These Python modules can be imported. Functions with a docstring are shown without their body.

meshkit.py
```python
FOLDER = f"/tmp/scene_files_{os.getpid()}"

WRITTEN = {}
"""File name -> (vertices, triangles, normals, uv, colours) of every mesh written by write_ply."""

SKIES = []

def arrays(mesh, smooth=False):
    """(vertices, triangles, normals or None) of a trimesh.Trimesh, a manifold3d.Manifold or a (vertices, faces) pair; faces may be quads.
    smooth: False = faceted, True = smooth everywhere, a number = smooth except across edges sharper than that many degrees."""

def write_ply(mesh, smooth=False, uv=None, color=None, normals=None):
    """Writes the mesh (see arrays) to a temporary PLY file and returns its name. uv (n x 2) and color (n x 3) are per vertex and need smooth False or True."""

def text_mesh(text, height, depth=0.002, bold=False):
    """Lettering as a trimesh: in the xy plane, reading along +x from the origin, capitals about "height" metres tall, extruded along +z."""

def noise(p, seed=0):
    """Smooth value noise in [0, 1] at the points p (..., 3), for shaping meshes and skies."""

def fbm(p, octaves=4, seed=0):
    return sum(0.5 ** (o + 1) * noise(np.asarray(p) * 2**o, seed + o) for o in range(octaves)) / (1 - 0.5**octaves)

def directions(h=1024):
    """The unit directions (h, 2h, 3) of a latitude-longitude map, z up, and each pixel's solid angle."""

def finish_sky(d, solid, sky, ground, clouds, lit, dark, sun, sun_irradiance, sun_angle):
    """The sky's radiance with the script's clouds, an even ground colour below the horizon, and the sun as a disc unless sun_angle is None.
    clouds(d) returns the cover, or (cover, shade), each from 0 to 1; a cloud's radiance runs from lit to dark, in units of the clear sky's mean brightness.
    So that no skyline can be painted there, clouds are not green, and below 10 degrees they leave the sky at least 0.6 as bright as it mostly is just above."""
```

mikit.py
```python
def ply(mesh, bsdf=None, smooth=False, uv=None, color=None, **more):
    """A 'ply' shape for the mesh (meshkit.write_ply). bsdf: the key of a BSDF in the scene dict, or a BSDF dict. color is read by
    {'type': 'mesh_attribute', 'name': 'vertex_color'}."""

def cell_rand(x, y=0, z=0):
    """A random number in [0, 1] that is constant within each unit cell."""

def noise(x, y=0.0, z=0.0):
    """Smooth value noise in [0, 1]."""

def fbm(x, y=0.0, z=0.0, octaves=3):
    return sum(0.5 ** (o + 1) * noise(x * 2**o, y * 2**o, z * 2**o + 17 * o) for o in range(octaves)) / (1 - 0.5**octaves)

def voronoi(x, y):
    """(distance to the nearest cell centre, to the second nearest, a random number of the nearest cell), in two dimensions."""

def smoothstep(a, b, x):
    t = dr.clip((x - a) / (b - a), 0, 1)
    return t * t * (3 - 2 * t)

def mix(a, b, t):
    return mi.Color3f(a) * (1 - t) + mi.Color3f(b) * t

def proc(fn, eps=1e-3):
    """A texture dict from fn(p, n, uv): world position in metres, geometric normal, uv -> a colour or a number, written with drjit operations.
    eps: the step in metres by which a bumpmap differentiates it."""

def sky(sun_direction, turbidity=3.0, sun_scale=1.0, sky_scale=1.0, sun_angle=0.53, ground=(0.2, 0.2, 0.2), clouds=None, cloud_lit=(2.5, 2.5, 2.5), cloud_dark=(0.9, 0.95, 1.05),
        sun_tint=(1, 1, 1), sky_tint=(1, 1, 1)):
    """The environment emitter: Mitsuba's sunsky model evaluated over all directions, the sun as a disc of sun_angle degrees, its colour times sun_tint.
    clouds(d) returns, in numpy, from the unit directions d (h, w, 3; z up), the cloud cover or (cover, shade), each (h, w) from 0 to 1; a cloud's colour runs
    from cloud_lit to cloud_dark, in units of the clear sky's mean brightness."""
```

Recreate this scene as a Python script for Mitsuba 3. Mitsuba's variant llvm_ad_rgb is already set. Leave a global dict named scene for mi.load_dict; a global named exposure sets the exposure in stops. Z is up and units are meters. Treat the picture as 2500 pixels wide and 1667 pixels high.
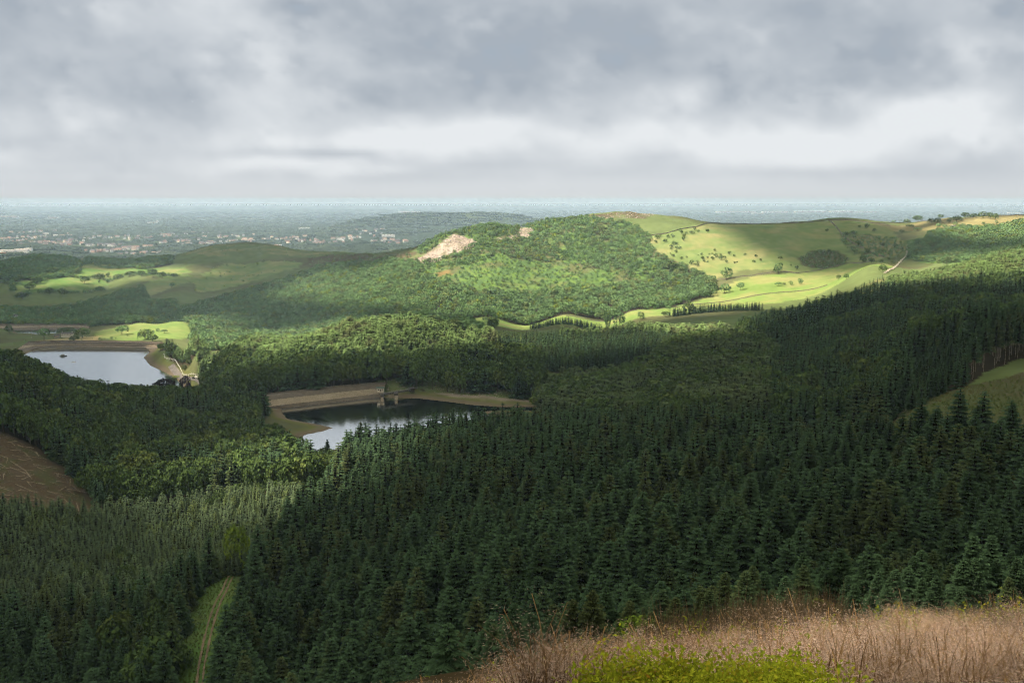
import math
import numpy as np
import drjit as dr
import mitsuba as mi
import mikit, meshkit
import shapely
from shapely.geometry import Polygon, LineString, MultiPolygon
from scipy.interpolate import RBFInterpolator
from mikit import noise, fbm, voronoi, cell_rand, smoothstep, mix, proc

scene, labels = {"type": "scene"}, {}
T4 = mi.ScalarTransform4f

# ------------------------------------------------------------------ camera, sky, exposure, air
PITCH = 0.13875
scene["camera"] = {
    "type": "perspective", "fov": 53.130, "fov_axis": "x", "near_clip": 0.3, "far_clip": 400000.0,
    "to_world": T4().look_at(origin=[0, 0, 0], target=[0, math.cos(PITCH), -math.sin(PITCH)], up=[0, 0, 1]),
    "medium": {"type": "ref", "id": "haze_air"},
}
exposure = 2.75
SUN = np.array([-0.60, -0.16, 0.78]); SUN /= np.linalg.norm(SUN)


def sky_clouds(d):
    az = np.degrees(np.arctan2(d[..., 0], d[..., 1])); el = np.degrees(np.arcsin(np.clip(d[..., 2], 0, 1)))

    def f(sx, sy, o, seed, shear=0.0):
        ca, sa = np.cos(np.radians(az)) * 57.3, np.sin(np.radians(az)) * 57.3
        return meshkit.fbm(np.stack([sa / sx + shear * el / sx, el / sy, ca / sx], -1) + seed * 1.37, o, seed)
    wx = 9.0 * (f(6.0, 3.0, 4, 41) - 0.5); wy = 3.2 * (f(7.0, 3.5, 4, 43) - 0.5)
    a = f(9.0, 5.0, 5, 11, 0.5); b = f(3.2, 2.1, 6, 23, 0.35); c = f(16.0, 0.9, 4, 31)
    w = np.exp(-((el / 2.2) ** 2))
    b2 = f(1.7, 1.25, 5, 29, 0.2)
    tex = (0.62 * a + 0.28 * b + 0.10 * b2 - 0.5 + 0.10 * np.tanh((b2 - 0.5) * 9) * np.abs(b - 0.5) * 4) * (1 - 0.7 * w) + 0.45 * w * (c - 0.5)
    s = 0.57 + 1.7 * tex + 0.10 * np.tanh((el - 7) / 3) - 0.60 * np.clip((el - 10) / 5, 0, 1)
    e2 = el + wy; a2 = az + wx

    def blob(x, y, sx, sy):
        return np.exp(-((a2 - x) / sx) ** 2 - ((e2 - y) / sy) ** 2)
    ring = np.clip(0.25 + 1.1 * f(15.0, 40.0, 3, 5), 0, 1)
    s -= 0.26 * ring * np.exp(-((e2 - 3.0) / 1.3) ** 2)
    s -= (0.62 + 0.9 * (b - 0.5) + 0.6 * (a - 0.5)) * (0.80 * blob(-3.5, 3.3, 4.6, 1.15) + 0.72 * blob(13, 2.8, 9.5, 1.25)) + 0.40 * blob(21, 4.3, 3.5, 1.0) + 0.45 * blob(-12, 1.75, 5.0, 0.45)
    s -= 0.20 * blob(-15, 8.5, 5.5, 4.5) + 0.26 * blob(10, 6.0, 2.6, 1.3) + 0.22 * blob(15, 8.0, 3.2, 1.2)
    s += 0.34 * blob(20, 7.8, 9, 2.4) + 0.16 * blob(3, 8.0, 8, 3.0) + 0.16 * blob(-18, 5.2, 2.4, 2.0) + 0.30 * blob(-9, 2.55, 5.0, 0.45) + 0.18 * blob(-25, 2.9, 4.0, 0.4)
    low = np.exp(-((el / 1.15) ** 2))
    return 0.98 + 0 * el, np.clip(s * (1 - low) + (0.20 + 0.15 * (c - 0.5)) * low, 0, 1)


scene["sky"] = mikit.sky(SUN.tolist(), turbidity=3, sun_angle=4.0, ground=(0.24, 0.27, 0.30), clouds=sky_clouds, cloud_lit=(1.22, 1.26, 1.28), cloud_dark=(0.42, 0.495, 0.585), sun_tint=(1.0, 1.0, 0.98))

scene["haze_air"] = {"type": "homogeneous", "albedo": {"type": "rgb", "value": [0.58, 0.755, 0.96]},
                     "sigma_t": {"type": "rgb", "value": [5.9e-5, 6.4e-5, 6.9e-5]}}

# ------------------------------------------------------------------ survey data (metres; camera stands at the origin, y runs up the valley)
CONTROL = """-174.7,330,-180.57 -193.9,370,-172.35 -233.7,450,-172.48 -273.6,530,-161.35 -295.5,575,-155.59 -317.3,620,-148.91 -365.6,720,-150.92 -470.1,930,-158.66 -129.2,310,-170.71 -150.6,365,-170.26 -184,450,-169.48 -221.5,545,-175.68 -261.8,650,-174.64 -320.3,800,-176.25 -360,900,-185.63 -93.7,295,-145.32 -105.7,335,-147.59 -113.5,390,-149.99 -137.2,440,-167.01 -165.9,560,-174.15 -208.4,660,-176.99 -261.5,800,-174.25 -69.7,290,-153.6 -86.6,365,-154.32 -117.6,500,-162.08 -149.6,640,-170.57 -36.4,215,-121.91 -47.8,285,-135.89 -65.4,395,-146.33 -87,530,-159.03 -101.4,620,-162.6 -13.1,165,-96.28 -18.4,235,-115.03 -26.7,345,-130.08 -37.6,490,-144 -50.4,660,-162.15 -103.6,690,-170.45 1.7,160,-89.26 2.6,240,-104.98 3.9,375,-121.84 6.4,610,-146.72 19,155,-80.83 28.4,235,-97.72 41.3,345,-110.35 66.5,560,-132.38 35,150,-74.48 54.2,235,-91.35 78.9,345,-104.71 115.8,510,-122.08 51.3,140,-69.79 74.4,205,-81.6 104.2,290,-89.57 142.8,400,-98.41 70.5,135,-66.55 95.8,185,-75.1 125.7,245,-78 163.1,320,-81.64 87.4,125,-62.65 158.4,230,-78.3 218.1,320,-78.22 -248.2,350,-190.42 -334,480,-182.92 -438.9,640,-153.14 -610.6,900,-163.98 161.3,390,-82.07 195,420,-80.43 228.2,450,-76.9 304.7,450,-70.03 249.9,610,-86.98 276.5,600,-81.65 342,680,-96.39 112,800,-164.98 83.1,860,-168.61 46.1,860,-179.93 29.7,930,-183.03 117.7,1000,-162.92 34.1,1075,-162.29 124.6,680,-144.62 160.5,880,-152.95 212.5,1170,-160.04 169.5,750,-147.81 203.2,700,-133.04 256.8,960,-142.41 209.8,590,-122.7 282.9,800,-128.6 369.6,1050,-120.93 401.8,1300,-133.29 486.3,1420,-122.94 560.2,1600,-104.52 395,950,-112.48 330.9,720,-101.99 480.8,960,-97.06 517.9,1290,-110.49 573.8,1150,-80.93 550.6,1230,-93.13 666.9,1000,-62.15 536.3,800,-83.88 412.4,900,-103.66 -29.6,900,-179.47 -155.8,960,-174.56 -208.7,900,-176.3 -286.1,1010,-199.65 -259.3,1045,-189.73 -335.5,1190,-192.84 -296.5,1200,-177.7 -167.9,1040,-165.29 -179.5,1115,-149.46 -106.8,1105,-143.51 -100,1030,-163.86 -40.7,985,-179.87 -36.3,1115,-154.27 -417.3,1340,-195.45 -502.1,1470,-214.04 50.8,1140,-158.81 136.1,1160,-156.31 -41.2,1720,-204.34 91.3,1720,-199.15 202.7,1730,-190.63 313.4,1730,-179.48 421.2,1720,-163.7 530.6,1720,-145.31 373.9,1850,-168.15 491.4,1850,-144.46 456.2,2050,-125.21 553.1,1930,-134.27 624.9,1900,-124.11 649.5,1750,-106.89 644.5,1640,-117.59 720.5,1880,-90.95 400.6,2230,-98.46 364,2300,-85.15 492.7,2220,-93.33 549.1,2480,-61.46 645.9,2450,-58.66 733.9,2400,-52.42 774.7,2370,-49.78 814.6,2340,-55.04 839.8,2300,-58.93 695.2,2120,-93.6 831.6,2250,-69 905.2,2200,-50.83 974.9,2150,-40.65 1042.4,2100,-35.31 763.2,1850,-86.77 800.6,1760,-82.99 821.4,1650,-71.41 865.9,2000,-64.81 944.2,1900,-53.88 1129.7,1700,-38.14 1393.9,2100,-22.12 -137,1820,-216.46 18.8,1830,-217.58 -262,1880,-219.16 177,1850,-202.93 269.3,1950,-179.91 330.6,2080,-145.87 -150,2000,-185.24 20.5,2000,-182.24 193.6,2030,-166.51 22.2,2180,-140.15 210.9,2220,-124.78 -169.7,2270,-149.46 -211,2300,-144.48 -95.2,2340,-105.31 -129.5,2430,-83.68 -172.8,2460,-90.86 -59.6,2520,-65.33 80,2560,-57.62 75.2,2400,-97.78 229.3,2420,-84.25 190.9,2600,-41.44 267.7,2600,-39.27 355.5,2600,-40.35 419.8,2590,-47.71 480,2560,-56.85 -304.3,2600,-137.27 -275.8,2350,-172.49 -252.9,2150,-197.23 -454.7,2850,-162.16 -400.1,2500,-206.21 -345.1,2150,-225.83 -615.8,3050,-163.44 -556.6,2750,-199.32 -497,2450,-224.22 -505.6,2250,-245.43 -512.7,2080,-254.62 -861.1,3300,-141.52 -988,3350,-154.15 -765.6,3250,-143.49 -576.8,3120,-159.53 -784.8,3000,-183.23 -805.9,2720,-218.39 -1010.7,3150,-182.04 -801.3,2420,-242.32 -1098.7,2950,-205.24 -1277,3080,-194.66 -1096.4,2780,-234.93 -1282.8,2800,-224.61 -1435.1,3200,-205.45 -1574.6,3450,-193.49 -1648.1,3300,-212.56 -1426.7,2850,-222.54 -1230.1,2450,-253.67 -992.3,2380,-258.92 -1236.3,3250,-203.61 -1148.2,3400,-195.17 -1096.8,2180,-259.59 -2208.6,3300,-209.56 -1615.8,2400,-258.99 -995.1,2160,-269.4 -794.6,2120,-253.46 -647.8,1950,-233.34 -710,1960,-237.07 -706.6,1760,-235.69 -624.5,1700,-233.55 -581.8,1820,-229.56 -750,1720,-236.29 -1003.8,2100,-262.54 -1351.3,2000,-267.18 -1083.6,1600,-245.08 -404.8,1310,-232.46 -456.2,1420,-230.26 -530.1,1540,-226.26 -787.9,1600,-238.08 0,0,-1.75 3,0,-1.7 -3,0,-2.2 0,3,-2.6 2,3,-2.3 -2,4,-3.3 0.2,5,-2.58 0.9,5.5,-2.86 2.5,5,-2.75 5,5,-2.6 -0.6,7,-4 -3,7,-5 -8,8,-7 0,10,-5.2 2,9,-4.45 4.5,10,-4.6 8,10,-4.5 0.9,13,-6.45 4,18,-8.25 7,14,-6.45 5,13,-5.95 10,16.5,-7.6 7,20,-9.2 11,22,-10.15 15,24,-11 24,26,-11.5 0,20,-11.8 -2,15,-9.3 -8,16,-11.5 5,28,-13.6 12,32,-15.3 20,36,-17 -30,35,-25 0,38,-21 10,45,-22.5 30,50,-24 20,70,-31 -20,80,-42 50,70,-29 50,110,-48 0,110,-56 -50,110,-66 -80,160,-92 -120,220,-118 -30,0,-9 -80,60,-45 60,0,-4 60,60,-24 0,-30,-1.2 30,-40,0 -30,-40,-2 0,-200,-12 250,-100,-10 -250,0,-70 -300,200,-130 0,-1000,-70 1000,0,-60 600,300,-60 -1000,0,-190 -900,500,-190 1500,1500,-60 -2000,1500,-220 2000,2500,-60 2500,1000,-60 0,-3500,-100 3500,0,-80 -3500,0,-250 -2600,3000,-250 0,3800,-240 600,3300,-200 -900,3900,-270 -1800,4000,-275 1200,3300,-190 2000,3400,-190 -200,3000,-215 100,3100,-190 -560,1100,-234 0,1330,-172 220,1340,-172 -230,1350,-195 420,1380,-150 -150,728,-182 -120,712,-180 -180,735,-182 -95,700,-176 -480,1250,-240 -620,1500,-238 -500,1580,-236 -300,1800,-238 -100,1650,-226 150,1550,-214 -700,2050,-262 -900,2050,-262 -560,2000,-255"""
REGIONS = {
 'spruce_front': "-95,330 -108,400 -111,450 -107,510 -100,580 -107,640 -114,725 -104,733 -57,742 -8,752 22,690 70,590 123,540 152,425 139,345 167,325 233,330 43,60 33,62 17,60 9,70 0,80 -12,120 -44,205 -85,280",
 'spruce_left': "-152,270 -104,292 -113,330 -118,362 -121,392 -110,400 -110,448 -106,508 -116,545 -155,575 -212,570 -229,545 -251,530 -269,520 -282,520",
 'mature_left': "-344,640 -330,645 -301,636 -276,615 -252,590 -236,560 -214,575 -157,580 -117,550 -107,560 -129,620 -155,690 -186,740 -204,800 -205,850 -218,875 -240,900 -272,930 -305,955 -324,940 -373,930 -446,960 -495,975 -523,980",
 'bush_left': "-162,580 -117,548 -96,570 -108,640 -131,690 -155,690 -164,650",
 'larch_ridge': "-516,1490 -465,1430 -401,1340 -301,1215 -237,1160 -157,1120 -84,1118 -22,1122 -17,1080 -34,1050 -98,1010 -164,1010 -213,1040 -261,1090 -305,1150 -393,1290 -433,1370",
 'broad_ridge': "-304,1145 -260,1085 -212,1035 -163,1005 -98,1005 -34,1045 2,1040 32,1000 30,950 21,908 -31,938 -93,953 -123,962 -154,950 -191,928 -213,918 -258,935 -312,1050 -342,1120 -375,1230",
 'spruce_mid': "-15,1125 61,1145 121,1160 183,1110 163,1040 116,985 65,985 37,1010 4,1040 -17,1080",
 'pine_mid': "56,1150 112,1170 165,1185 237,1190 255,1180 219,1100 186,1100 125,1150 61,1140",
 'broad_right': "21,900 35,955 65,980 116,980 164,1045 218,1095 243,1100 251,1000 238,900 202,800 183,700 155,610 115,625 82,690 43,790 20,850",
 'spruce_right': "260,1180 305,1220 346,1200 395,1180 439,1190 455,1130 485,1060 543,1000 315,575 289,572 244,545 198,440 181,425 163,412 160,430 158,470 157,580 160,620 183,700 203,800 240,900 253,1000 245,1100",
 'larch_right': "441,1190 482,1310 529,1345 578,1290 610,1220 644,1190 548,1010 488,1065 457,1135",
 'broad_clump': "252,640 265,640 286,650 309,640 350,640 431,790 398,790 326,780 266,700",
 'pine_edge': "200,445 213,460 245,485 263,480 306,560 283,560 237,530",
 'spruce_scatter': "326,1240 383,1330 475,1420 527,1450 476,1300 441,1195 397,1185 347,1205",
 'wood_base': "-755,2277 -722,2394 -668,2544 -590,2636 -538,2774 -435,2726 -291,2487 -210,2287 -158,2111 -64,1964 62,1976 190,1989 279,2023 344,2107 364,2018 381,1927 360,1821 289,1762 226,1738 131,1760 18,1770 -95,1760 -251,1800 -388,1900 -568,2020 -658,2060",
 'wood_top': "-226,2488 -173,2466 -123,2518 -28,2556 137,2616 287,2479 309,2326 306,2229 330,2132 281,2040 199,2092 98,2214 -24,2218 -89,2182 -203,2261",
 'wood_valley': "-490,1560 -424,1460 -312,1260 -243,1190 -161,1150 -86,1140 -38,1180 -124,1640 -247,1770 -384,1880 -565,2010 -599,1900",
 'bracken': "-159,2119 -208,2267 -89,2185 -25,2221 98,2218 200,2095 282,2043 190,1995 63,1985 -64,1977",
 'moor_left': "-602,2978 -527,2984 -409,2957 -235,2563 -209,2281 -290,2475 -431,2696 -536,2767",
 'wood_left': "-1254,2376 -1199,2386 -1080,2394 -1030,2472 -1016,2607 -952,2641 -868,2432 -793,2393 -688,2156 -724,1931 -881,2066 -1036,2058 -1085,2049",
 'wood_far': "-1962,3740 -1751,3509 -1632,3447 -1504,3456 -1298,3090 -1225,2907 -1268,2822 -1403,2802 -1488,2828",
 'wood_belt': "-1402,3368 -1343,3491 -1273,3545 -1069,3248 -1007,3036 -1059,2946 -1232,3132 -1284,3081",
 'wood_right': "681,1776 730,1885 782,1935 827,2028 877,2027 922,1942 980,1974 1027,1909 646,1196 684,1370 704,1545 700,1693",
 'scrub': "701,2213 737,2221 761,2156 778,2079 709,1840 671,1787 657,1902 679,2070",
 'gorse': "568,2031 615,2091 653,2069 654,1990 627,1933 586,1929 562,1961",
 'lake_bushes': "-535,1545 -500,1500 -462,1430 -438,1385 -420,1340 -436,1340 -461,1380 -490,1440 -532,1520",
 'meadow_strip': "-106,1700 -18,1660 87,1640 194,1650 297,1640 402,1640 506,1640 581,1600 620,1650 633,1788 635,1931 528,1898 417,1904 372,1860 321,1776 205,1746 93,1751 -20,1780 -103,1760",
 'hill_field': "301,2336 350,2336 430,2399 486,2481 550,2483 646,2452 738,2414 775,2372 815,2340 840,2286 744,1943 637,1798 530,1906 441,1981 386,1952 347,2126 307,2232",
 'right_field': "806,2314 851,2303 957,2326 976,2151 1052,2120 1146,2132 1042,1937 1005,2024 942,1984 894,2066 842,2088 832,2226",
 'shade_meadow': "682,1838 731,1918 700,1805 711,1719 681,1680 629,1674 582,1603",
 'lake_meadow': "-717,1740 -628,1670 -548,1690 -549,1740 -587,1850 -634,1960 -715,1975 -729,1900 -758,1860",
 'lake_straw': "-802,1705 -690,1680 -714,1760 -790,1760 -826,1740",
 'field_a': "-1300,3104 -1362,3464 -1146,3079 -1031,2864 -1077,2889 -1149,2886 -1246,2883 -1314,2954",
 'field_b': "-1339,2767 -1289,2869 -1150,2857 -1103,2796 -1130,2660 -1214,2672 -1248,2622 -1304,2646",
 'field_c': "-1176,3161 -1040,2961 -946,2943 -888,2837 -935,2761 -1025,2849",
 'field_d': "-966,2680 -967,2749 -890,2804 -836,2744 -867,2621 -898,2518 -931,2489",
 'hill_top_left': "-1100,3342 -984,3338 -908,3317 -753,3194 -651,3225 -537,3045 -545,2945 -671,3007 -806,3084 -909,3079",
 'hill_mid_left': "-858,2739 -831,2981 -691,2928 -588,2906 -594,2820 -664,2707 -736,2633 -791,2556",
 'clear_left': "-352,655 -330,645 -301,636 -276,615 -252,590 -236,560 -227,540 -246,520 -263,508 -275,505",
 'clear_right': "181,473 182,449 196,442 215,443 228,449 251,458 233,330 168,328 141,350 150,400",
 'strip_right': "230,590 238,580 253,575 289,640 262,640 247,628",
 'ride': "-98,250 -106,290 -117,335 -122,370 -120,395 -112,402 -97,335 -87,285 -80,255",
 'scree_a': "-224,2335 -192,2372 -140,2438 -103,2399 -86,2355 -114,2320 -133,2297 -186,2295 -205,2284",
 'scree_a2': "-140,2438 -118,2413 -108,2362 -86,2362 -86,2319 -123,2295 -141,2359",
 'scree_b': "21,2566 52,2499 40,2396 19,2390 14,2446",
 'scree_c': "-36,2349 14,2414 9,2365 -31,2331",
 'scarp': "114,2603 193,2630 338,2633 361,2564 324,2522 222,2574 137,2616",
 'red_a': "-165,2205 -135,2182 -129,2141 -154,2161",
 'red_b': "-126,2176 -111,2161 -112,2124 -126,2144",
 'bank_mid': "48,985 68,960 90,935 126,960 165,1040 116,985 70,985",
 'low_right': "169,428 182,432 200,445 255,572 236,575 220,560",
 'bank_stones': "-125,928 -92,940 -51,942 -10,916 21,920 21,891 -10,875 -37,884 -61,910 -86,920 -121,916",
 'bank_dam': "-132,965 -96,985 -32,975 22,925 21,905 -30,925 -93,955 -121,945",
}
LAKES = {
 'a': (-183, "-203,886 -185,896 -157,914 -124,934 -87,930 -62,916 -37,900 -10,890 23,890 22,875 -6,879 -27,871 -23,857 -6,850 -5,770 -58,752 -106,744 -121,740 -126,740 -139,729 -163,724 -173,740 -162,765 -162,782 -151,794 -144,807 -155,818 -171,829 -189,843 -197,864"),
 'b': (-235, "-741,1545 -750,1599 -739,1614 -679,1619 -588,1619 -561,1572 -550,1510 -515,1438 -484,1393 -443,1331 -415,1270 -409,1220 -473,1180 -559,1200 -641,1260 -694,1300 -757,1420 -746,1527"),
 'c': (-262, "-1003,2042 -987,2063 -869,2056 -850,2022 -850,1969 -883,1950 -937,1956 -972,1995"),
}
GAPS = {
 'heath': "0,3 2,3 11,20 2,16 0,10",
 'ridge': "-470,1391 -508,1654 -463,1877 -376,1843 -153,1098 -82,1082 -22,1101 34,1079 -21,1050 -121,1017 -186,1041 -238,1030 -301,1083 -420,1308",
 'hill': "-376,2478 -227,2478 -123,2518 28,2750 376,2750 488,2600 512,2311 482,2110 497,1972 571,1855 556,1588 578,1576 493,1355 456,1475 386,1573 290,1600 187,1590 85,1600 -18,1620 -130,1720 -250,1790 -444,2183 -597,2268 -679,2353 -637,2594 -537,2771",
 'larch': "476,1293 650,1656 654,1435 637,1227 673,1156 537,918 502,1003 444,1068",
 'wood': "801,2071 869,2110 945,2084 1199,2068 779,1340 825,1734 794,1927",
 'field': "816,2315 863,2311 957,2326 976,2151 1065,2350 817,2500 783,2365",
 'lake': "-692,1650 -773,1907 -735,1960 -677,2148 -533,1697 -419,1323 -385,1281 -413,1284 -537,1513",
 'leftf': "-1261,2977 -1086,3020 -890,2844 -1000,2778 -1154,2777 -1283,2698 -1356,2804",
 'young': "-220,595 -158,586 -118,556 -130,533 -189,570",
 'pinemid': "105,1097 181,1226 257,1265 191,1050 138,1055",
}
HAWTHORNS = "295,2324,6.8,7.1 325,2300,10.6,11.1 333,2311,7.3,7.7 348,2298,8.4,8.8 359,2295,7.2,7.6 359,2313,4.5,4.7 318,2274,7.2,7.5 337,2269,8.8,9.3 352,2245,8.2,8.6 359,2242,7.1,7.4 346,2227,8.1,8.5 343,2216,5.4,5.7 355,2216,7.5,7.9 361,2211,7.0,7.3 350,2191,6.9,7.3 338,2188,3.7,3.9 341,2168,6.8,7.2 354,2142,6.7,7.1 365,2146,4.7,4.9 383,2350,6.8,7.2 383,2323,8.4,8.9 384,2293,8.9,9.4 392,2317,6.7,7.1 378,2265,9.3,9.8 417,2349,8.5,9.0 404,2318,8.4,8.9 411,2320,5.1,5.3 422,2330,7.3,7.7 443,2330,9.0,9.5 324,2154,7.8,8.2 396,2144,5.7,6.0 392,2112,8.2,8.6 379,2093,6.6,6.9 392,2092,6.1,6.4 398,2085,4.5,4.8 426,2156,6.3,6.6 431,2120,5.1,5.4 410,2098,8.1,8.6 419,2110,9.2,9.7 426,2088,11.1,11.7 435,2096,5.6,5.9 449,2119,7.7,8.1 454,2095,6.1,6.4 475,2092,6.1,6.4 490,2060,7.0,7.4 491,2025,5.9,6.2 477,2019,6.8,7.2 431,2058,6.5,6.8 444,2045,4.5,4.7 449,2046,4.0,4.2 367,2093,10.1,10.7 356,2083,7.6,8.0 374,2071,9.0,9.5 411,2136,4.1,4.4 417,2139,3.6,3.8 389,2143,3.1,3.3 403,2112,5.1,5.4 687,2245,7.5,7.9 529,2020,8.1,8.5 538,1936,7.7,8.1 627,1789,10.7,11.3 637,1861,13.6,14.4 777,2252,12.0,12.6 777,2207,8.8,9.3 764,2262,7.5,7.9 719,2161,7.2,7.6 712,2194,10.2,10.8 730,2201,8.8,9.3 702,2080,12.5,13.1 683,1974,10.5,11.1 653,1775,5.9,6.2 640,1721,5.0,5.3 624,1730,6.9,7.3 724,2005,9.4,9.8 719,1932,10.3,10.8 708,1865,7.5,7.8 535,1965,3.9,4.1 636,2059,8.2,8.7 619,2045,10.9,11.5"
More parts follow.
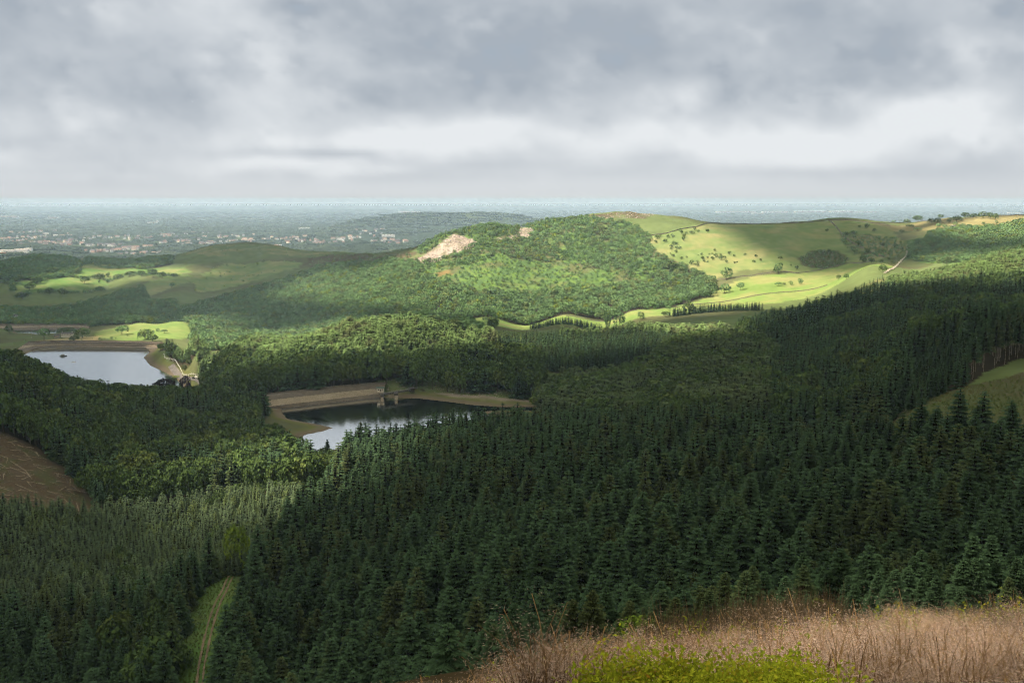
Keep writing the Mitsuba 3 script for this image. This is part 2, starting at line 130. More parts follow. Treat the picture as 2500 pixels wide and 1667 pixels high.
LONE = """left of the skyline trees on the tan fields, small and alone|0;876,2364,6.9,9.9
S;911,2379,10.5,15.6
S;920,2335,15.8,20.9
S;893,2195,12.9,17.0
S;896,2171,14.7,14.2
S;956,2298,10.1,12.3
S;914,2155,11.4,10.9
S;926,2147,14.5,20.4
S;952,2164,14.0,16.7
S;958,2143,11.9,14.0
S;960,2102,14.8,23.8
S;964,2078,14.0,11.1
S;969,2067,13.3,12.3
F;862,2084,11.6,11.8
F;868,2066,11.5,11.1
F;884,2054,12.1,10.4
F;888,2029,10.1,11.5
F;819,2165,7.9,12.9
F;924,2021,7.1,7.2
F;945,2010,7.1,7.2
F;871,2254,8.0,20.1
F;833,2116,8.7,16.4
large full-crowned green tree at the foot of the hill field beside the meadow;404,1927,27.1,22.6
broad dark tree at the wood edge where the hill field narrows to a point;321,2068,24.2,40.1
left tree of the two standing close together inside the bright valley meadow;380,1826,19.7,22.4
right, slimmer tree of the two standing close together inside the bright valley meadow;406,1818,15.8,13.9
big round tree below the shaded hill field, right of the scattered thorn bushes;494,1899,22.6,20.0
dark blue-green tree beside the lower end of the pale lane;551,1521,12.8,12.8
M;529,1618,10.2,9.1
M;548,1716,9.6,8.4
M;507,1796,12.6,10.1
M;489,1793,8.1,7.5
M;478,1796,6.3,6.3
M;467,1794,7.6,12.6
dark rounded tree alone on the yellow meadow strip above the mid ridge;137,1793,17.3,17.6
small round tree, leftmost of three spaced along the yellow meadow strip;229,1739,7.9,11.0
smallest, middle tree of three spaced along the yellow meadow strip;244,1739,5.7,6.1
round tree, rightmost of three spaced along the yellow meadow strip;262,1710,9.7,10.8
tall narrow pale tree pair rising between the pines and the meadow strip;154,1640,34.7,12.7
wide green tree right of the tall narrow pale pair by the meadow strip;173,1640,26.4,19.6
largest tree standing over the dark conifer hedge beside the meadow strip;283,1630,21.6,21.7
low bushy tree left of the dark conifer hedge by the meadow strip;245,1620,9.6,13.6
grey-green tree between the pine stand and the yellow meadow strip;206,1630,14.6,13.7
large spreading tree on the left end of the meadow strip in the valley;-35,1640,27.2,27.6
dark tall tree at the crest where larches meet the conifer plantation;-25,1345,17.0,14.2
light green tree with a pale trunk left of the farmhouse between the two far reservoirs;-803,1741,23.0,22.2
dark tree directly in front of the farmhouse on the middle reservoir dam;-730,1692,11.4,17.3
broad dark tree right of the farmhouse behind the dam;-736,1738,18.0,23.1
wide dark tree behind the farmhouse roof by the far reservoir;-805,1840,13.1,35.7
dark round tree at the left end of the far reservoir;-941,1900,21.5,14.5
first small tree right of the farmhouse behind the reservoir wall;-692,1702,6.2,4.3
second small tree right of the farmhouse behind the reservoir wall;-670,1698,6.2,5.2
tiny third tree right of the farmhouse behind the reservoir wall;-666,1706,4.0,2.6
round tree in the middle of the sunlit meadow beyond the left reservoir;-675,1757,17.5,22.2
broad dark tree at the right corner of the reservoir wall;-609,1683,19.2,26.0
dark tree hugging the shore at the right corner of the reservoir wall;-585,1649,15.3,18.5
small tree in the lower right of the sunlit meadow mound;-610,1750,8.7,6.9
small wide tree at the right foot of the sunlit meadow mound;-595,1739,7.4,11.0
tree at the right shoulder of the sunlit meadow mound by the wood;-605,1900,13.1,18.7
L;-1309,2910,24.5,32.7
L;-1279,2757,21.3,30.9
L;-1178,2601,19.4,21.9
L;-979,2789,23.5,27.4
L;-944,2765,17.5,25.2
L;-918,2778,9.8,21.4
L;-1157,2768,21.4,23.3
L;-1151,2860,17.3,24.1
L;-1167,2860,12.1,20.1
L;-1099,2852,14.0,28.0
L;-1065,2848,16.0,28.0
L;-1025,2831,17.9,23.8
L;-1036,2915,16.3,16.4
L;-1232,2864,8.0,18.1
L;-1351,2784,11.7,23.4
L;-1257,2660,16.9,28.0
L;-1141,2594,22.0,21.8
L;-1214,2529,19.6,31.9
lone round tree on the open hillside left of the long wood;-867,2604,14.7,16.4
bright lime-green tree at the waterside left of the road;-442,1335,2.3,15.3
round green bush between the lime-green tree and the road;-430,1325,1.5,6.2"""
SPECIAL = """beech;-411.9,1190.0,25.7,27.3
beech;-393.5,1215.0,23.4,13.9
lone_spruce;-150.8,735.0,8.9,9.4
lone_spruce;-134.5,728.0,9.3,8.0
ride_tree;-112.8,405.0,20.6,11.4
mid_tree;-29.6,900.0,6.1,0.0"""
LINES = {'rut': "-94.1,286.7 -95.7,293.5 -99.3,306.9 -103.9,327.8 -107.6,347.0 -110.2,363.0 -111.2,376.3 -115.7,404.0",
 'rut2': "-92.0,286.1 -93.7,292.7 -97.7,307.8 -102.1,328.8 -106.1,349.8 -108.4,364.7 -109.3,375.0 -113.4,402.0",
 'road': "-471.2,1396.4 -437.6,1329.7 -418.8,1300.0 -408.8,1295.6 -399.5,1295.3 -341.0,1132.6",
 'fence': "-497.2,1445.7 -492.3,1433.2 -485.1,1423.2 -468.2,1408.3 -429.2,1321.6 -420.8,1311.4 -410.3,1305.8 -404.5,1309.5 -395.0,1299.5 -350.3,1175.6",
 'lane': "754.9,1943.8 740.0,1924.0 725.4,1886.5 703.4,1825.4 686.7,1792.2 664.0,1751.2 635.5,1693.5 601.5,1617.8 567.8,1543.8 549.1,1509.6",
 'wall_sky': "300.1,2332.4 349.3,2332.4 429.0,2393.3 510.6,2549.9 549.7,2482.6 646.3,2451.5 738.1,2413.8 775.5,2372.4 814.5,2339.8 841.6,2291.3",
 'wall_diag': "737.2,2394.2 706.2,2198.5 704.2,2120.3 699.7,2027.4 666.1,1837.6",
 'wall_meadow': "389.1,1948.6 420.4,1921.5 530.1,1905.6 638.0,1940.7 640.5,1808.4",
 'wall_mead2': "92.3,1740.0 204.4,1745.0 316.0,1745.0 424.8,1735.0 532.1,1725.0",
 'wall_right': "811.4,2330.7 931.6,2386.3 929.6,2259.6 956.6,2212.3 975.5,2151.4 1036.8,2088.6 1149.4,2137.9",
 'hedge_a': "-1380.5,2755.7 -1298.7,2731.4 -1270.7,2799.6",
 'hedge_b': "-1296.7,2885.6 -1175.8,2829.9 -1142.4,2899.3",
 'hedge_c': "-1132.6,2811.2 -1076.5,2889.1 -991.5,2821.2 -906.0,2779.6",
 'hedge_d': "-1241.2,2560.3 -1192.4,2622.9 -1101.1,2645.3 -1084.9,2719.0",
 'hedge_e': "-1289.5,3078.5 -1225.4,3048.0 -1124.0,3018.8 -1106.7,3078.9",
 'hedge_f': "-1293.1,2646.4 -1356.9,2767.9 -1350.3,2842.4",
 'conif_a': "38.2,1650.0 66.5,1652.0 94.7,1650.0 119.3,1648.0 136.8,1645.0",
 'conif_b': "259.2,1620.0 294.6,1625.0 329.3,1625.0 358.4,1600.0 380.9,1580.0",
 'A_crest': "-228.7,894.8 -211.7,905.0 -189.2,919.7 -160.7,939.3 -134.1,952.8 -120.0,955.1",
 'A_mid': "-223.4,872.3 -205.6,885.6 -185.3,899.2 -157.2,917.3 -133.7,934.0 -120.4,940.4",
 'A_toe': "-223.1,871.0 -203.8,885.9 -185.0,897.4 -156.9,915.1 -131.4,931.5 -119.3,937.8",
 'B_crest': "-773.3,1613.8 -758.3,1618.8 -729.2,1623.8 -680.4,1623.8 -630.7,1621.3 -587.1,1616.3 -553.8,1604.0",
 'B_mid': "-773.9,1585.3 -756.4,1613.8 -729.5,1623.5 -681.7,1626.0 -632.8,1626.0 -589.1,1621.1 -559.0,1604.2",
 'B_toe': "-762.2,1546.6 -753.2,1599.2 -738.7,1615.8 -679.0,1619.2 -630.3,1619.2 -587.7,1616.8 -555.4,1587.4",
 'C_crest': "-1083.0,2079.4 -1020.7,2079.4 -960.0,2083.0 -879.7,2083.0 -861.9,2072.1",
 'C_mid': "-1073.7,2060.6 -1015.3,2067.6 -958.2,2078.3 -878.0,2078.3 -860.3,2067.6",
 'C_toe': "-1061.7,2036.9 -1002.2,2040.3 -948.9,2057.6 -869.5,2057.6 -852.4,2043.7"}
SPOTS = {'tower': (-118.4, 917.7, -183.0), 'tower2': (-106.5, 924.8, -183.0), 'shed_dark': (-93.7, 942.8, -178.5), 'boathouse': (-122.2, 936.0, -177.2), 'farm': (-776.8, 1773.0, -239.4), 'cottage': (-1073.1, 2200.0, -262.3), 'van': (-407.2, 1299.6, -228.3), 'car': (-409.9, 1297.5, -226.6), 'raft': (-674.6, 1521.8, -235.0), 'buoy': (-635.7, 1465.7, -235.0), 'farm2': (880.7, 2040.2, -60.0), 'farm3': (865.8, 2043.4, -61.8)}
TOWN = "-3445,7163,107,436 -3273,7321,125,454 -3229,6594,70,252 -2918,6342,135,234 -2666,6223,106,225 -2392,5998,102,210 -2147,5323,68,125 -2096,5454,81,132 -2113,5689,60,143 -1837,5117,87,116 -2894,6660,85,318 -2824,7163,183,367 -2539,7087,121,359 -2189,6660,142,318 -2508,7839,167,353 -1870,6342,108,234 -2056,7403,157,316 -1413,5788,98,196 -1562,7012,149,284 -1371,6660,99,257 -1172,6342,108,234 -1116,7012,119,284 -1082,7839,167,437 -771,6594,112,252 -1738,6660,127,257 -3933,8331,177,398 -504,13885,295,555"
PYLONS = "-4451,9388 -1011,8127 -2044,9949"
SHEDS = "-2534,5157,79,15,w -2498,5238,58,13,w -2483,5001,30,13,o -2568,5454,37,9,w -2616,5454,46,7,o -880,7321,93,12,w -3943,11299,106,12,w -4094,11904,20,20,w -7259,14809,315,16,t -6459,14488,148,9,w -2071,20800,442,18,w -485,14180,241,18,t -666,13602,173,17,t 4375,20172,772,17,w 4990,19582,500,21,w 6002,20800,619,18,w 6616,20800,442,18,w 6928,20172,429,14,w 4284,18000,199,15,w 9264,19025,243,12,w -1152,6867,35,9,w -1813,9007,100,11,w -1338,5891,35,8,w -3509,7748,40,13,w -3284,7403,28,13,w"



def pts(s, n=2):
    return np.array([[float(c) for c in w.split(",")] for w in s.split()])


REG = {k: Polygon(pts(v)).buffer(0) for k, v in REGIONS.items()}
RNG = np.random.default_rng(7)


def inside(poly, x, y, rag=0.0, scale=20.0, seed=3):
    if rag:
        q = np.stack([x / scale, y / scale, np.zeros_like(x)], -1)
        x = x + rag * 2 * (meshkit.fbm(q, 3, seed) - 0.5); y = y + rag * 2 * (meshkit.fbm(q + 50, 3, seed + 1) - 0.5)
    return shapely.contains_xy(poly, x, y)


# ------------------------------------------------------------------ the lie of the land
_C = pts(CONTROL)


def _warp(x, y):
    r = np.hypot(x, y) + 1e-6
    g = np.log1p(r / 40.0) / r
    return np.stack([x * g, y * g], -1)


_F = RBFInterpolator(_warp(_C[:, 0], _C[:, 1]), _C[:, 2], kernel="thin_plate_spline", smoothing=0.0003)
LAKE = {k: (z, Polygon(pts(s)).buffer(0)) for k, (z, s) in LAKES.items()}
LINE = {k: pts(v) for k, v in LINES.items()}
DAM_FOOT = [Polygon(np.vstack([LINE[a + "_toe"], LINE[a + "_crest"][::-1]])).buffer(2.5) for a in "ABC"]
SMOOTH = shapely.union_all([REG[k].buffer(5) for k in ("hill_field", "meadow_strip", "lake_meadow", "field_a", "field_b", "ride")])


def plain_z(x, y):
    q = np.stack([x / 2600.0, y / 2600.0, np.zeros_like(x)], -1)
    z = -280 + 16 * (meshkit.fbm(q, 3, 77) - 0.5)
    e = ((x + 560) / 900.0) ** 4 + ((y - 9300) / 900.0) ** 2
    return z + 150 * np.exp(-e) * (0.85 + 0.3 * meshkit.fbm(q * 4, 3, 79))


def ground_z(x, y):
    x, y = np.atleast_1d(np.asarray(x, float)), np.atleast_1d(np.asarray(y, float))
    q = _warp(x, y); r = np.hypot(x, y)
    z = np.concatenate([_F(q[i:i + 60000]) for i in range(0, len(q), 60000)])
    amp = np.interp(r, [0, 15, 60, 400, 1200, 2500], [0.04, 0.12, 0.35, 0.7, 1.6, 5.0])
    sc = np.interp(r, [0, 60, 400, 2500], [1.5, 6, 25, 60])
    n = meshkit.fbm(np.stack([x / 60, y / 60, x * 0], -1), 5, 1) - 0.5
    n2 = meshkit.fbm(np.stack([x / 2.2, y / 2.2, x * 0], -1), 2, 2) - 0.5
    n = np.where(r < 80, n2 * 0.6, n * 2)
    m = (y > 0) & (r > 120)
    if m.any():
        fl = np.zeros(len(x), bool); fl[m] = shapely.contains_xy(SMOOTH, x[m], y[m])
        n = np.where(fl, n * 0.25, n)
    z = z + amp * n
    b = np.clip((r - 3700) / 800.0, 0, 1); b = b * b * (3 - 2 * b)
    z = z * (1 - b) + plain_z(x, y) * b
    for zw, poly in LAKE.values():
        x0, y0, x1, y1 = poly.bounds
        k = np.nonzero((x > x0 - 60) & (x < x1 + 60) & (y > y0 - 60) & (y < y1 + 60))[0]
        if not len(k):
            continue
        d = shapely.distance(shapely.points(x[k], y[k]), poly.exterior); ins = shapely.contains_xy(poly, x[k], y[k])
        w = np.clip(d / 34.0, 0, 1); w = w * w * (3 - 2 * w)
        out = (zw + 0.15 * d + 0.05) * (1 - w) + np.maximum(z[k], zw + 0.5) * w
        z[k] = np.where(ins, zw - 0.25 - 0.15 * np.minimum(d, 25), out)
    for p in DAM_FOOT:
        x0, y0, x1, y1 = p.bounds
        k = np.nonzero((x > x0) & (x < x1) & (y > y0) & (y < y1))[0]
        if len(k):
            k = k[shapely.contains_xy(p, x[k], y[k])]; z[k] -= 5.0
    return z


def gz(x, y):
    return float(ground_z([x], [y])[0])


# ------------------------------------------------------------------ materials
def rgb(*c):
    return {"type": "rgb", "value": list(c)}


def diffuse(tex):
    return {"type": "twosided", "bsdf": {"type": "diffuse", "reflectance": tex}}


def foliage(name, dark, light, odd, scale, sheen=0.0):
    """uv.x: 0 at the old wood to 1 at this year's tips (below 0: bark); uv.y: a random number of each spray."""
    def fn(p, n, uv):
        t = dr.clip(uv.x * 0.6 + uv.y * 0.4, 0, 1)
        c = mix(dark, light, t)
        k = 0.55 * voronoi(p.x / scale + 7.3, p.y / scale)[2] + 0.45 * noise(p.x / scale + 7.3, p.y / scale, p.z / (scale * 2.0))
        g = fbm(p.x / 70.0, p.y / 70.0, 0.0, 2)
        c = mix(c, mi.Color3f(odd) * (0.5 + 0.8 * uv.y), smoothstep(0.58, 0.85, noise(p.x / (scale * 1.3), p.y / (scale * 1.3) + 31.0)) * 0.75)
        c = c * (0.45 + 0.80 * k + 0.40 * g)
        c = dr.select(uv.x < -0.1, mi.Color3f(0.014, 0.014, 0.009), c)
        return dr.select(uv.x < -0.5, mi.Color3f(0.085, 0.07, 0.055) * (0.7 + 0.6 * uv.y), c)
    scene[name] = diffuse(proc(fn))


foliage("spruce_needles", (0.015, 0.032, 0.015), (0.086, 0.158, 0.084), (0.088, 0.112, 0.045), 6.5)
foliage("young_needles", (0.032, 0.062, 0.034), (0.185, 0.265, 0.150), (0.130, 0.180, 0.060), 5.0)
foliage("larch_needles", (0.080, 0.130, 0.045), (0.245, 0.380, 0.148), (0.150, 0.160, 0.085), 8.0)
foliage("pine_needles", (0.036, 0.062, 0.030), (0.150, 0.210, 0.100), (0.120, 0.160, 0.070), 8.0)
foliage("broad_leaves", (0.028, 0.056, 0.020), (0.100, 0.160, 0.055), (0.125, 0.165, 0.050), 9.0)
foliage("hill_leaves", (0.050, 0.100, 0.040), (0.180, 0.305, 0.132), (0.150, 0.185, 0.070), 10.0)
foliage("lime_leaves", (0.070, 0.110, 0.016), (0.220, 0.290, 0.050), (0.200, 0.240, 0.045), 6.0)
foliage("ride_leaves", (0.060, 0.110, 0.018), (0.220, 0.330, 0.055), (0.200, 0.280, 0.045), 4.0)
foliage("copper_leaves", (0.014, 0.009, 0.012), (0.045, 0.028, 0.036), (0.030, 0.020, 0.026), 6.0)
foliage("far_leaves", (0.022, 0.036, 0.028), (0.058, 0.080, 0.052), (0.070, 0.090, 0.050), 60.0)
scene["bark"] = diffuse(proc(lambda p, n, uv: mi.Color3f(0.12, 0.10, 0.08) * (0.6 + 0.8 * noise(p.x * 5, p.y * 5, p.z * 2))))
scene["pale_bark"] = diffuse(proc(lambda p, n, uv: mi.Color3f(0.26, 0.23, 0.19) * (0.6 + 0.8 * noise(p.x * 3, p.y * 3, p.z))))
scene["soil"] = diffuse({"type": "mesh_attribute", "name": "vertex_color"})


def plain_fn(p, n, uv):
    a, b, r = voronoi(p.x / 300.0 + 0.6 * noise(p.x / 500.0, p.y / 500.0), p.y / 420.0)
    wood = fbm(p.x / 900.0, p.y / 1500.0, 3.0, 3)
    f = mix((0.040, 0.062, 0.036), (0.085, 0.112, 0.056), r)
    f = dr.select(r > 0.92, mi.Color3f(0.19, 0.185, 0.11), f)
    f = mix(f, mi.Color3f(0.034, 0.052, 0.032), smoothstep(0.46, 0.52, wood))
    f = mix(mi.Color3f(0.030, 0.046, 0.028), f, smoothstep(0.03, 0.09, b - a))
    return mix(f, mi.Color3f(0.042, 0.060, 0.040), smoothstep(9000, 20000, p.y) * 0.85)


scene["plain_land"] = diffuse(proc(plain_fn))
RIPPLE = proc(lambda p, n, uv: 0.0022 * noise(p.x / 1.4, p.y / 0.9) + 0.008 * smoothstep(0.5, 0.9, noise(p.x / 60, p.y / 25)) * noise(p.x / 2.0, p.y / 1.1 + 9), 0.1)
scene["water_surface"] = {"type": "bumpmap", "arbitrary": RIPPLE, "bsdf": {"type": "blendbsdf", "weight": 0.68,
                          "deep": {"type": "principled", "base_color": rgb(0.012, 0.018, 0.018), "roughness": 0.025, "specular": 0.6},
                          "sheen": {"type": "roughconductor", "alpha": 0.012, "specular_reflectance": rgb(0.92, 0.95, 0.98)}}}


def stone_fn(base, s):
    return lambda p, n, uv: mi.Color3f(*base) * (0.6 + 0.5 * fbm(p.x / s, p.y / s, p.z / s, 3) + 0.35 * cell_rand(p.x / 0.9, p.y / 0.9, p.z / 0.35))


scene["dam_stone"] = diffuse(proc(stone_fn((0.33, 0.285, 0.215), 7.0)))
scene["dam_dark_stone"] = diffuse(proc(stone_fn((0.165, 0.145, 0.12), 5.0)))
scene["wall_stone"] = diffuse(proc(stone_fn((0.17, 0.155, 0.135), 3.0)))
scene["rubble_stone"] = diffuse(proc(stone_fn((0.36, 0.31, 0.25), 4.0)))
scene["asphalt"] = diffuse(proc(lambda p, n, uv: mi.Color3f(0.20, 0.19, 0.185) * (0.8 + 0.4 * noise(p.x / 2, p.y / 2))))
scene["track_earth"] = diffuse(proc(lambda p, n, uv: mi.Color3f(0.25, 0.20, 0.14) * (0.55 + 0.8 * fbm(p.x / 1.5, p.y / 3, 0, 3))))
scene["lane_gravel"] = diffuse(proc(lambda p, n, uv: mi.Color3f(0.36, 0.34, 0.28) * (0.8 + 0.4 * noise(p.x / 3, p.y / 3))))
for nm, c in dict(white_wall=(0.78, 0.77, 0.74), cream_wall=(0.62, 0.58, 0.50), brick_wall=(0.36, 0.26, 0.22), slate_roof=(0.13, 0.13, 0.14), tile_roof=(0.29, 0.20, 0.165), grey_metal=(0.22, 0.24, 0.25),
                  dark_wood=(0.055, 0.050, 0.045), white_paint=(0.78, 0.78, 0.76), orange_panel=(0.50, 0.27, 0.17), tan_wall=(0.50, 0.45, 0.36), steel=(0.28, 0.30, 0.32), dark_paint=(0.03, 0.03, 0.035),
                  rubber=(0.02, 0.02, 0.02), green_roof=(0.13, 0.19, 0.17), window_dark=(0.03, 0.035, 0.04), weathered_log=(0.42, 0.36, 0.28)).items():
    scene[nm] = diffuse(proc((lambda c: lambda p, n, uv: mi.Color3f(*c) * (0.82 + 0.36 * noise(p.x * 0.8, p.y * 0.8, p.z * 1.3)))(c)))


# ------------------------------------------------------------------ mesh helpers
def tag(key, label=None, cat=None, group=None, kind=None):
    labels[key] = {k: v for k, v in dict(label=label, category=cat, group=group, kind=kind).items() if v}


COUNT = {}


def numbered(name):
    n = COUNT.get(name, 0); COUNT[name] = n + 1
    return name if n == 0 else f"{name}_{n:03d}"


def put(key, v, f, bsdf, smooth=False, **kw):
    scene[key] = mikit.ply((np.asarray(v, float), np.asarray(f, int)), bsdf, smooth=smooth, **kw)


class Mesh:
    def __init__(s):
        s.v, s.f, s.n = [], [], 0

    def add(s, v, f):
        s.v.append(np.asarray(v, float)); s.f.append(np.asarray(f, int) + s.n); s.n += len(v); return s

    def box(s, c, size, rot=0.0, taper=1.0):
        x, y, z = size
        v = np.array([[sx * x / 2 * (taper if k else 1), sy * y / 2 * (taper if k else 1), k * z] for k in (0, 1) for sx, sy in ((-1, -1), (1, -1), (1, 1), (-1, 1))])
        ca, sa = math.cos(rot), math.sin(rot)
        v = v @ np.array([[ca, sa, 0], [-sa, ca, 0], [0, 0, 1]]) + np.asarray(c, float)
        return s.add(v, [[0, 2, 1], [0, 3, 2], [4, 5, 6], [4, 6, 7], [0, 1, 5], [0, 5, 4], [1, 2, 6], [1, 6, 5], [2, 3, 7], [2, 7, 6], [3, 0, 4], [3, 4, 7]])

    def roof(s, c, size, rot=0.0, over=0.3):
        x, y, z = size; x += 2 * over; y += 2 * over
        v = np.array([[-x / 2, -y / 2, 0], [x / 2, -y / 2, 0], [x / 2, y / 2, 0], [-x / 2, y / 2, 0], [-x / 2, 0, z], [x / 2, 0, z]])
        ca, sa = math.cos(rot), math.sin(rot)
        v = v @ np.array([[ca, sa, 0], [-sa, ca, 0], [0, 0, 1]]) + np.asarray(c, float)
        return s.add(v, [[0, 1, 5], [0, 5, 4], [2, 3, 4], [2, 4, 5], [0, 4, 3], [1, 2, 5], [0, 2, 1], [0, 3, 2]])

    def tube(s, p, q, r0, r1, n=6):
        p, q = np.asarray(p, float), np.asarray(q, float); d = (q - p) / np.linalg.norm(q - p)
        a = np.cross(d, [0, 0, 1.0] if abs(d[2]) < 0.9 else [1.0, 0, 0]); a /= np.linalg.norm(a); b = np.cross(d, a)
        t = np.arange(n) * 2 * np.pi / n; ring = np.cos(t)[:, None] * a + np.sin(t)[:, None] * b
        i = np.arange(n); j = (i + 1) % n
        return s.add(np.vstack([p + ring * r0, q + ring * r1]), np.vstack([np.stack([i, j, j + n], 1), np.stack([i, j + n, i + n], 1)]))

    def done(s):
        return np.vstack(s.v), np.vstack(s.f)

    def put(s, key, bsdf, smooth=False):
        put(key, *s.done(), bsdf, smooth=smooth)


def resample(p, step):
    p = np.asarray(p, float); d = np.r_[0, np.cumsum(np.linalg.norm(np.diff(p, axis=0), axis=1))]
    t = np.linspace(0, d[-1], max(2, int(d[-1] / step) + 1))
    return np.stack([np.interp(t, d, p[:, k]) for k in range(p.shape[1])], 1)


def smooth_line(p, step):
    q = resample(p, step)
    for _ in range(6):
        q[1:-1] = 0.5 * q[1:-1] + 0.25 * (q[:-2] + q[2:])
    return q


def ribbon(key, line, width, bsdf, lift, step=3.0, ragged=0.0):
    q = smooth_line(line, step); t = np.gradient(q, axis=0); t /= np.linalg.norm(t, axis=1, keepdims=True); nrm = np.stack([-t[:, 1], t[:, 0]], 1)
    w = width / 2 * (1 + ragged * (RNG.random(len(q)) - 0.5))
    cols = [q + nrm * (k * w)[:, None] for k in (-1, -0.33, 0.33, 1)]
    v = np.vstack([np.c_[c, ground_z(c[:, 0], c[:, 1]) + lift] for c in cols]); n = len(q); f = []
    for k in range(3):
        i = np.arange(n - 1) + k * n
        f += [np.stack([i, i + n, i + 1], 1), np.stack([i + 1, i + n, i + n + 1], 1)]
    put(key, v, np.vstack(f), bsdf, smooth=True)


# ------------------------------------------------------------------ clouds overhead (a broken deck of stratus whose gaps let the sun through)
DECK = 760.0
GROW = dict(ridge=60, young=88, lake=45, larch=85, wood=45, pinemid=45, leftf=45, hilltopl=8, hill=22, field=40, heath=46)


def cloud_deck():
    gaps = []
    for k, s in GAPS.items():
        p = pts(s); h = float(np.mean(ground_z(p[:, 0], p[:, 1])))
        gaps.append(Polygon(p + SUN[:2] * (DECK - h) / SUN[2]).buffer(0).buffer(GROW.get(k, 15)))
    gap = shapely.union_all(gaps)

    xs, ys = np.arange(-5200, 5201, 50.0), np.arange(-5200, 3651, 50.0)
    X, Y = np.meshgrid(xs, ys, indexing="ij"); x, y = X.ravel(), Y.ravel()
    d = shapely.distance(shapely.points(x, y), gap)
    d = np.where(d > 0, d, -shapely.distance(shapely.points(x, y), gap.boundary))
    q = np.stack([x / 260, y / 260, x * 0], -1)
    f = d + 130 * (meshkit.fbm(q, 4, 51) - 0.5)
    edge = np.minimum(np.minimum(5200 - np.abs(x), y + 5200), 3650 - y)
    f = np.minimum(f, edge)
    t = np.clip(f / 90, 0, 1)
    bump = meshkit.fbm(q * 1.3 + 9, 4, 53)
    zb = DECK + 40 * bump + 28 * (1 - t) ** 2          # the rims of the gaps curl upwards
    nx, ny = len(xs), len(ys); I = np.arange(nx * ny).reshape(nx, ny)
    quad = np.stack([I[:-1, :-1], I[1:, :-1], I[1:, 1:], I[:-1, 1:]], -1).reshape(-1, 4)
    quad = quad[(f[quad] > 0).any(1)]
    v = np.c_[x, y, zb]
    low = quad[:, ::-1]
    F = np.vstack([low[:, [0, 1, 2]], low[:, [0, 2, 3]]])
    use, inv = np.unique(F, return_inverse=True)
    put("cloud_deck", v[use], inv.reshape(F.shape), "cloud_vapour", smooth=True)
    tag("cloud_deck", "broken grey stratus cloud overhead with gaps that let sunlight through", "cloud", kind="stuff")


scene["cloud_vapour"] = {"type": "principledthin", "base_color": rgb(0.97, 0.97, 0.97), "roughness": 1.0, "diff_trans": 0.36, "eta": 1.01, "spec_trans": 0.0}
cloud_deck()

# ------------------------------------------------------------------ ground sheet
COL = dict(stones=(0.27, 0.24, 0.185), pasture=(0.125, 0.172, 0.070), field=(0.165, 0.240, 0.088), meadow=(0.178, 0.278, 0.082), lush=(0.120, 0.220, 0.065), straw=(0.330, 0.285, 0.150), bracken=(0.085, 0.155, 0.058), litter=(0.045, 0.040, 0.026),
           moor=(0.105, 0.095, 0.058), scree=(0.37, 0.325, 0.30), brash=(0.120, 0.095, 0.066), mud=(0.175, 0.145, 0.105), heath=(0.075, 0.058, 0.032), rough=(0.100, 0.128, 0.055), red=(0.17, 0.135, 0.06), gorse=(0.11, 0.12, 0.06), tan=(0.25, 0.235, 0.12))
COL = {k: np.array(v) for k, v in COL.items()}
PAINT = [("moor", "moor_left", 25), ("pasture", "hill_top_left", 8), ("field", "hill_mid_left", 8), ("bracken", "wood_top", 20), ("bracken", "bracken", 12), ("litter", "wood_base", 8), ("litter", "wood_valley", 6), ("litter", "wood_left", 8), ("litter", "wood_far", 8), ("litter", "wood_belt", 6),
         ("field", "hill_field", 3), ("tan", "right_field", 3), ("rough", "shade_meadow", 4), ("bracken", "wood_right", 10), ("pasture", "scrub", 12), ("gorse", "gorse", 14), ("meadow", "meadow_strip", 3), ("meadow", "lake_meadow", 3), ("straw", "lake_straw", 3),
         ("lush", "field_a", 2), ("lush", "field_b", 2), ("lush", "field_c", 2), ("field", "field_d", 2), ("pasture", "spruce_scatter", 5), ("rough", "clear_right", 4), ("rough", "strip_right", 4), ("brash", "clear_left", 5), ("lush", "ride", 2), ("bracken", "bank_mid", 4), ("pasture", "bank_dam", 2), ("stones", "bank_stones", 2),
         ("scree", "scree_a", 10), ("scree", "scree_a2", 8), ("scree", "scree_b", 10), ("scree", "scree_c", 8), ("moor", "scarp", 8), ("red", "red_a", 10)]
FLOOR = ["spruce_front", "spruce_left", "mature_left", "larch_ridge", "broad_ridge", "spruce_mid", "pine_mid", "broad_right", "spruce_right", "larch_right", "broad_clump", "pine_edge", "lake_bushes", "bush_left"]


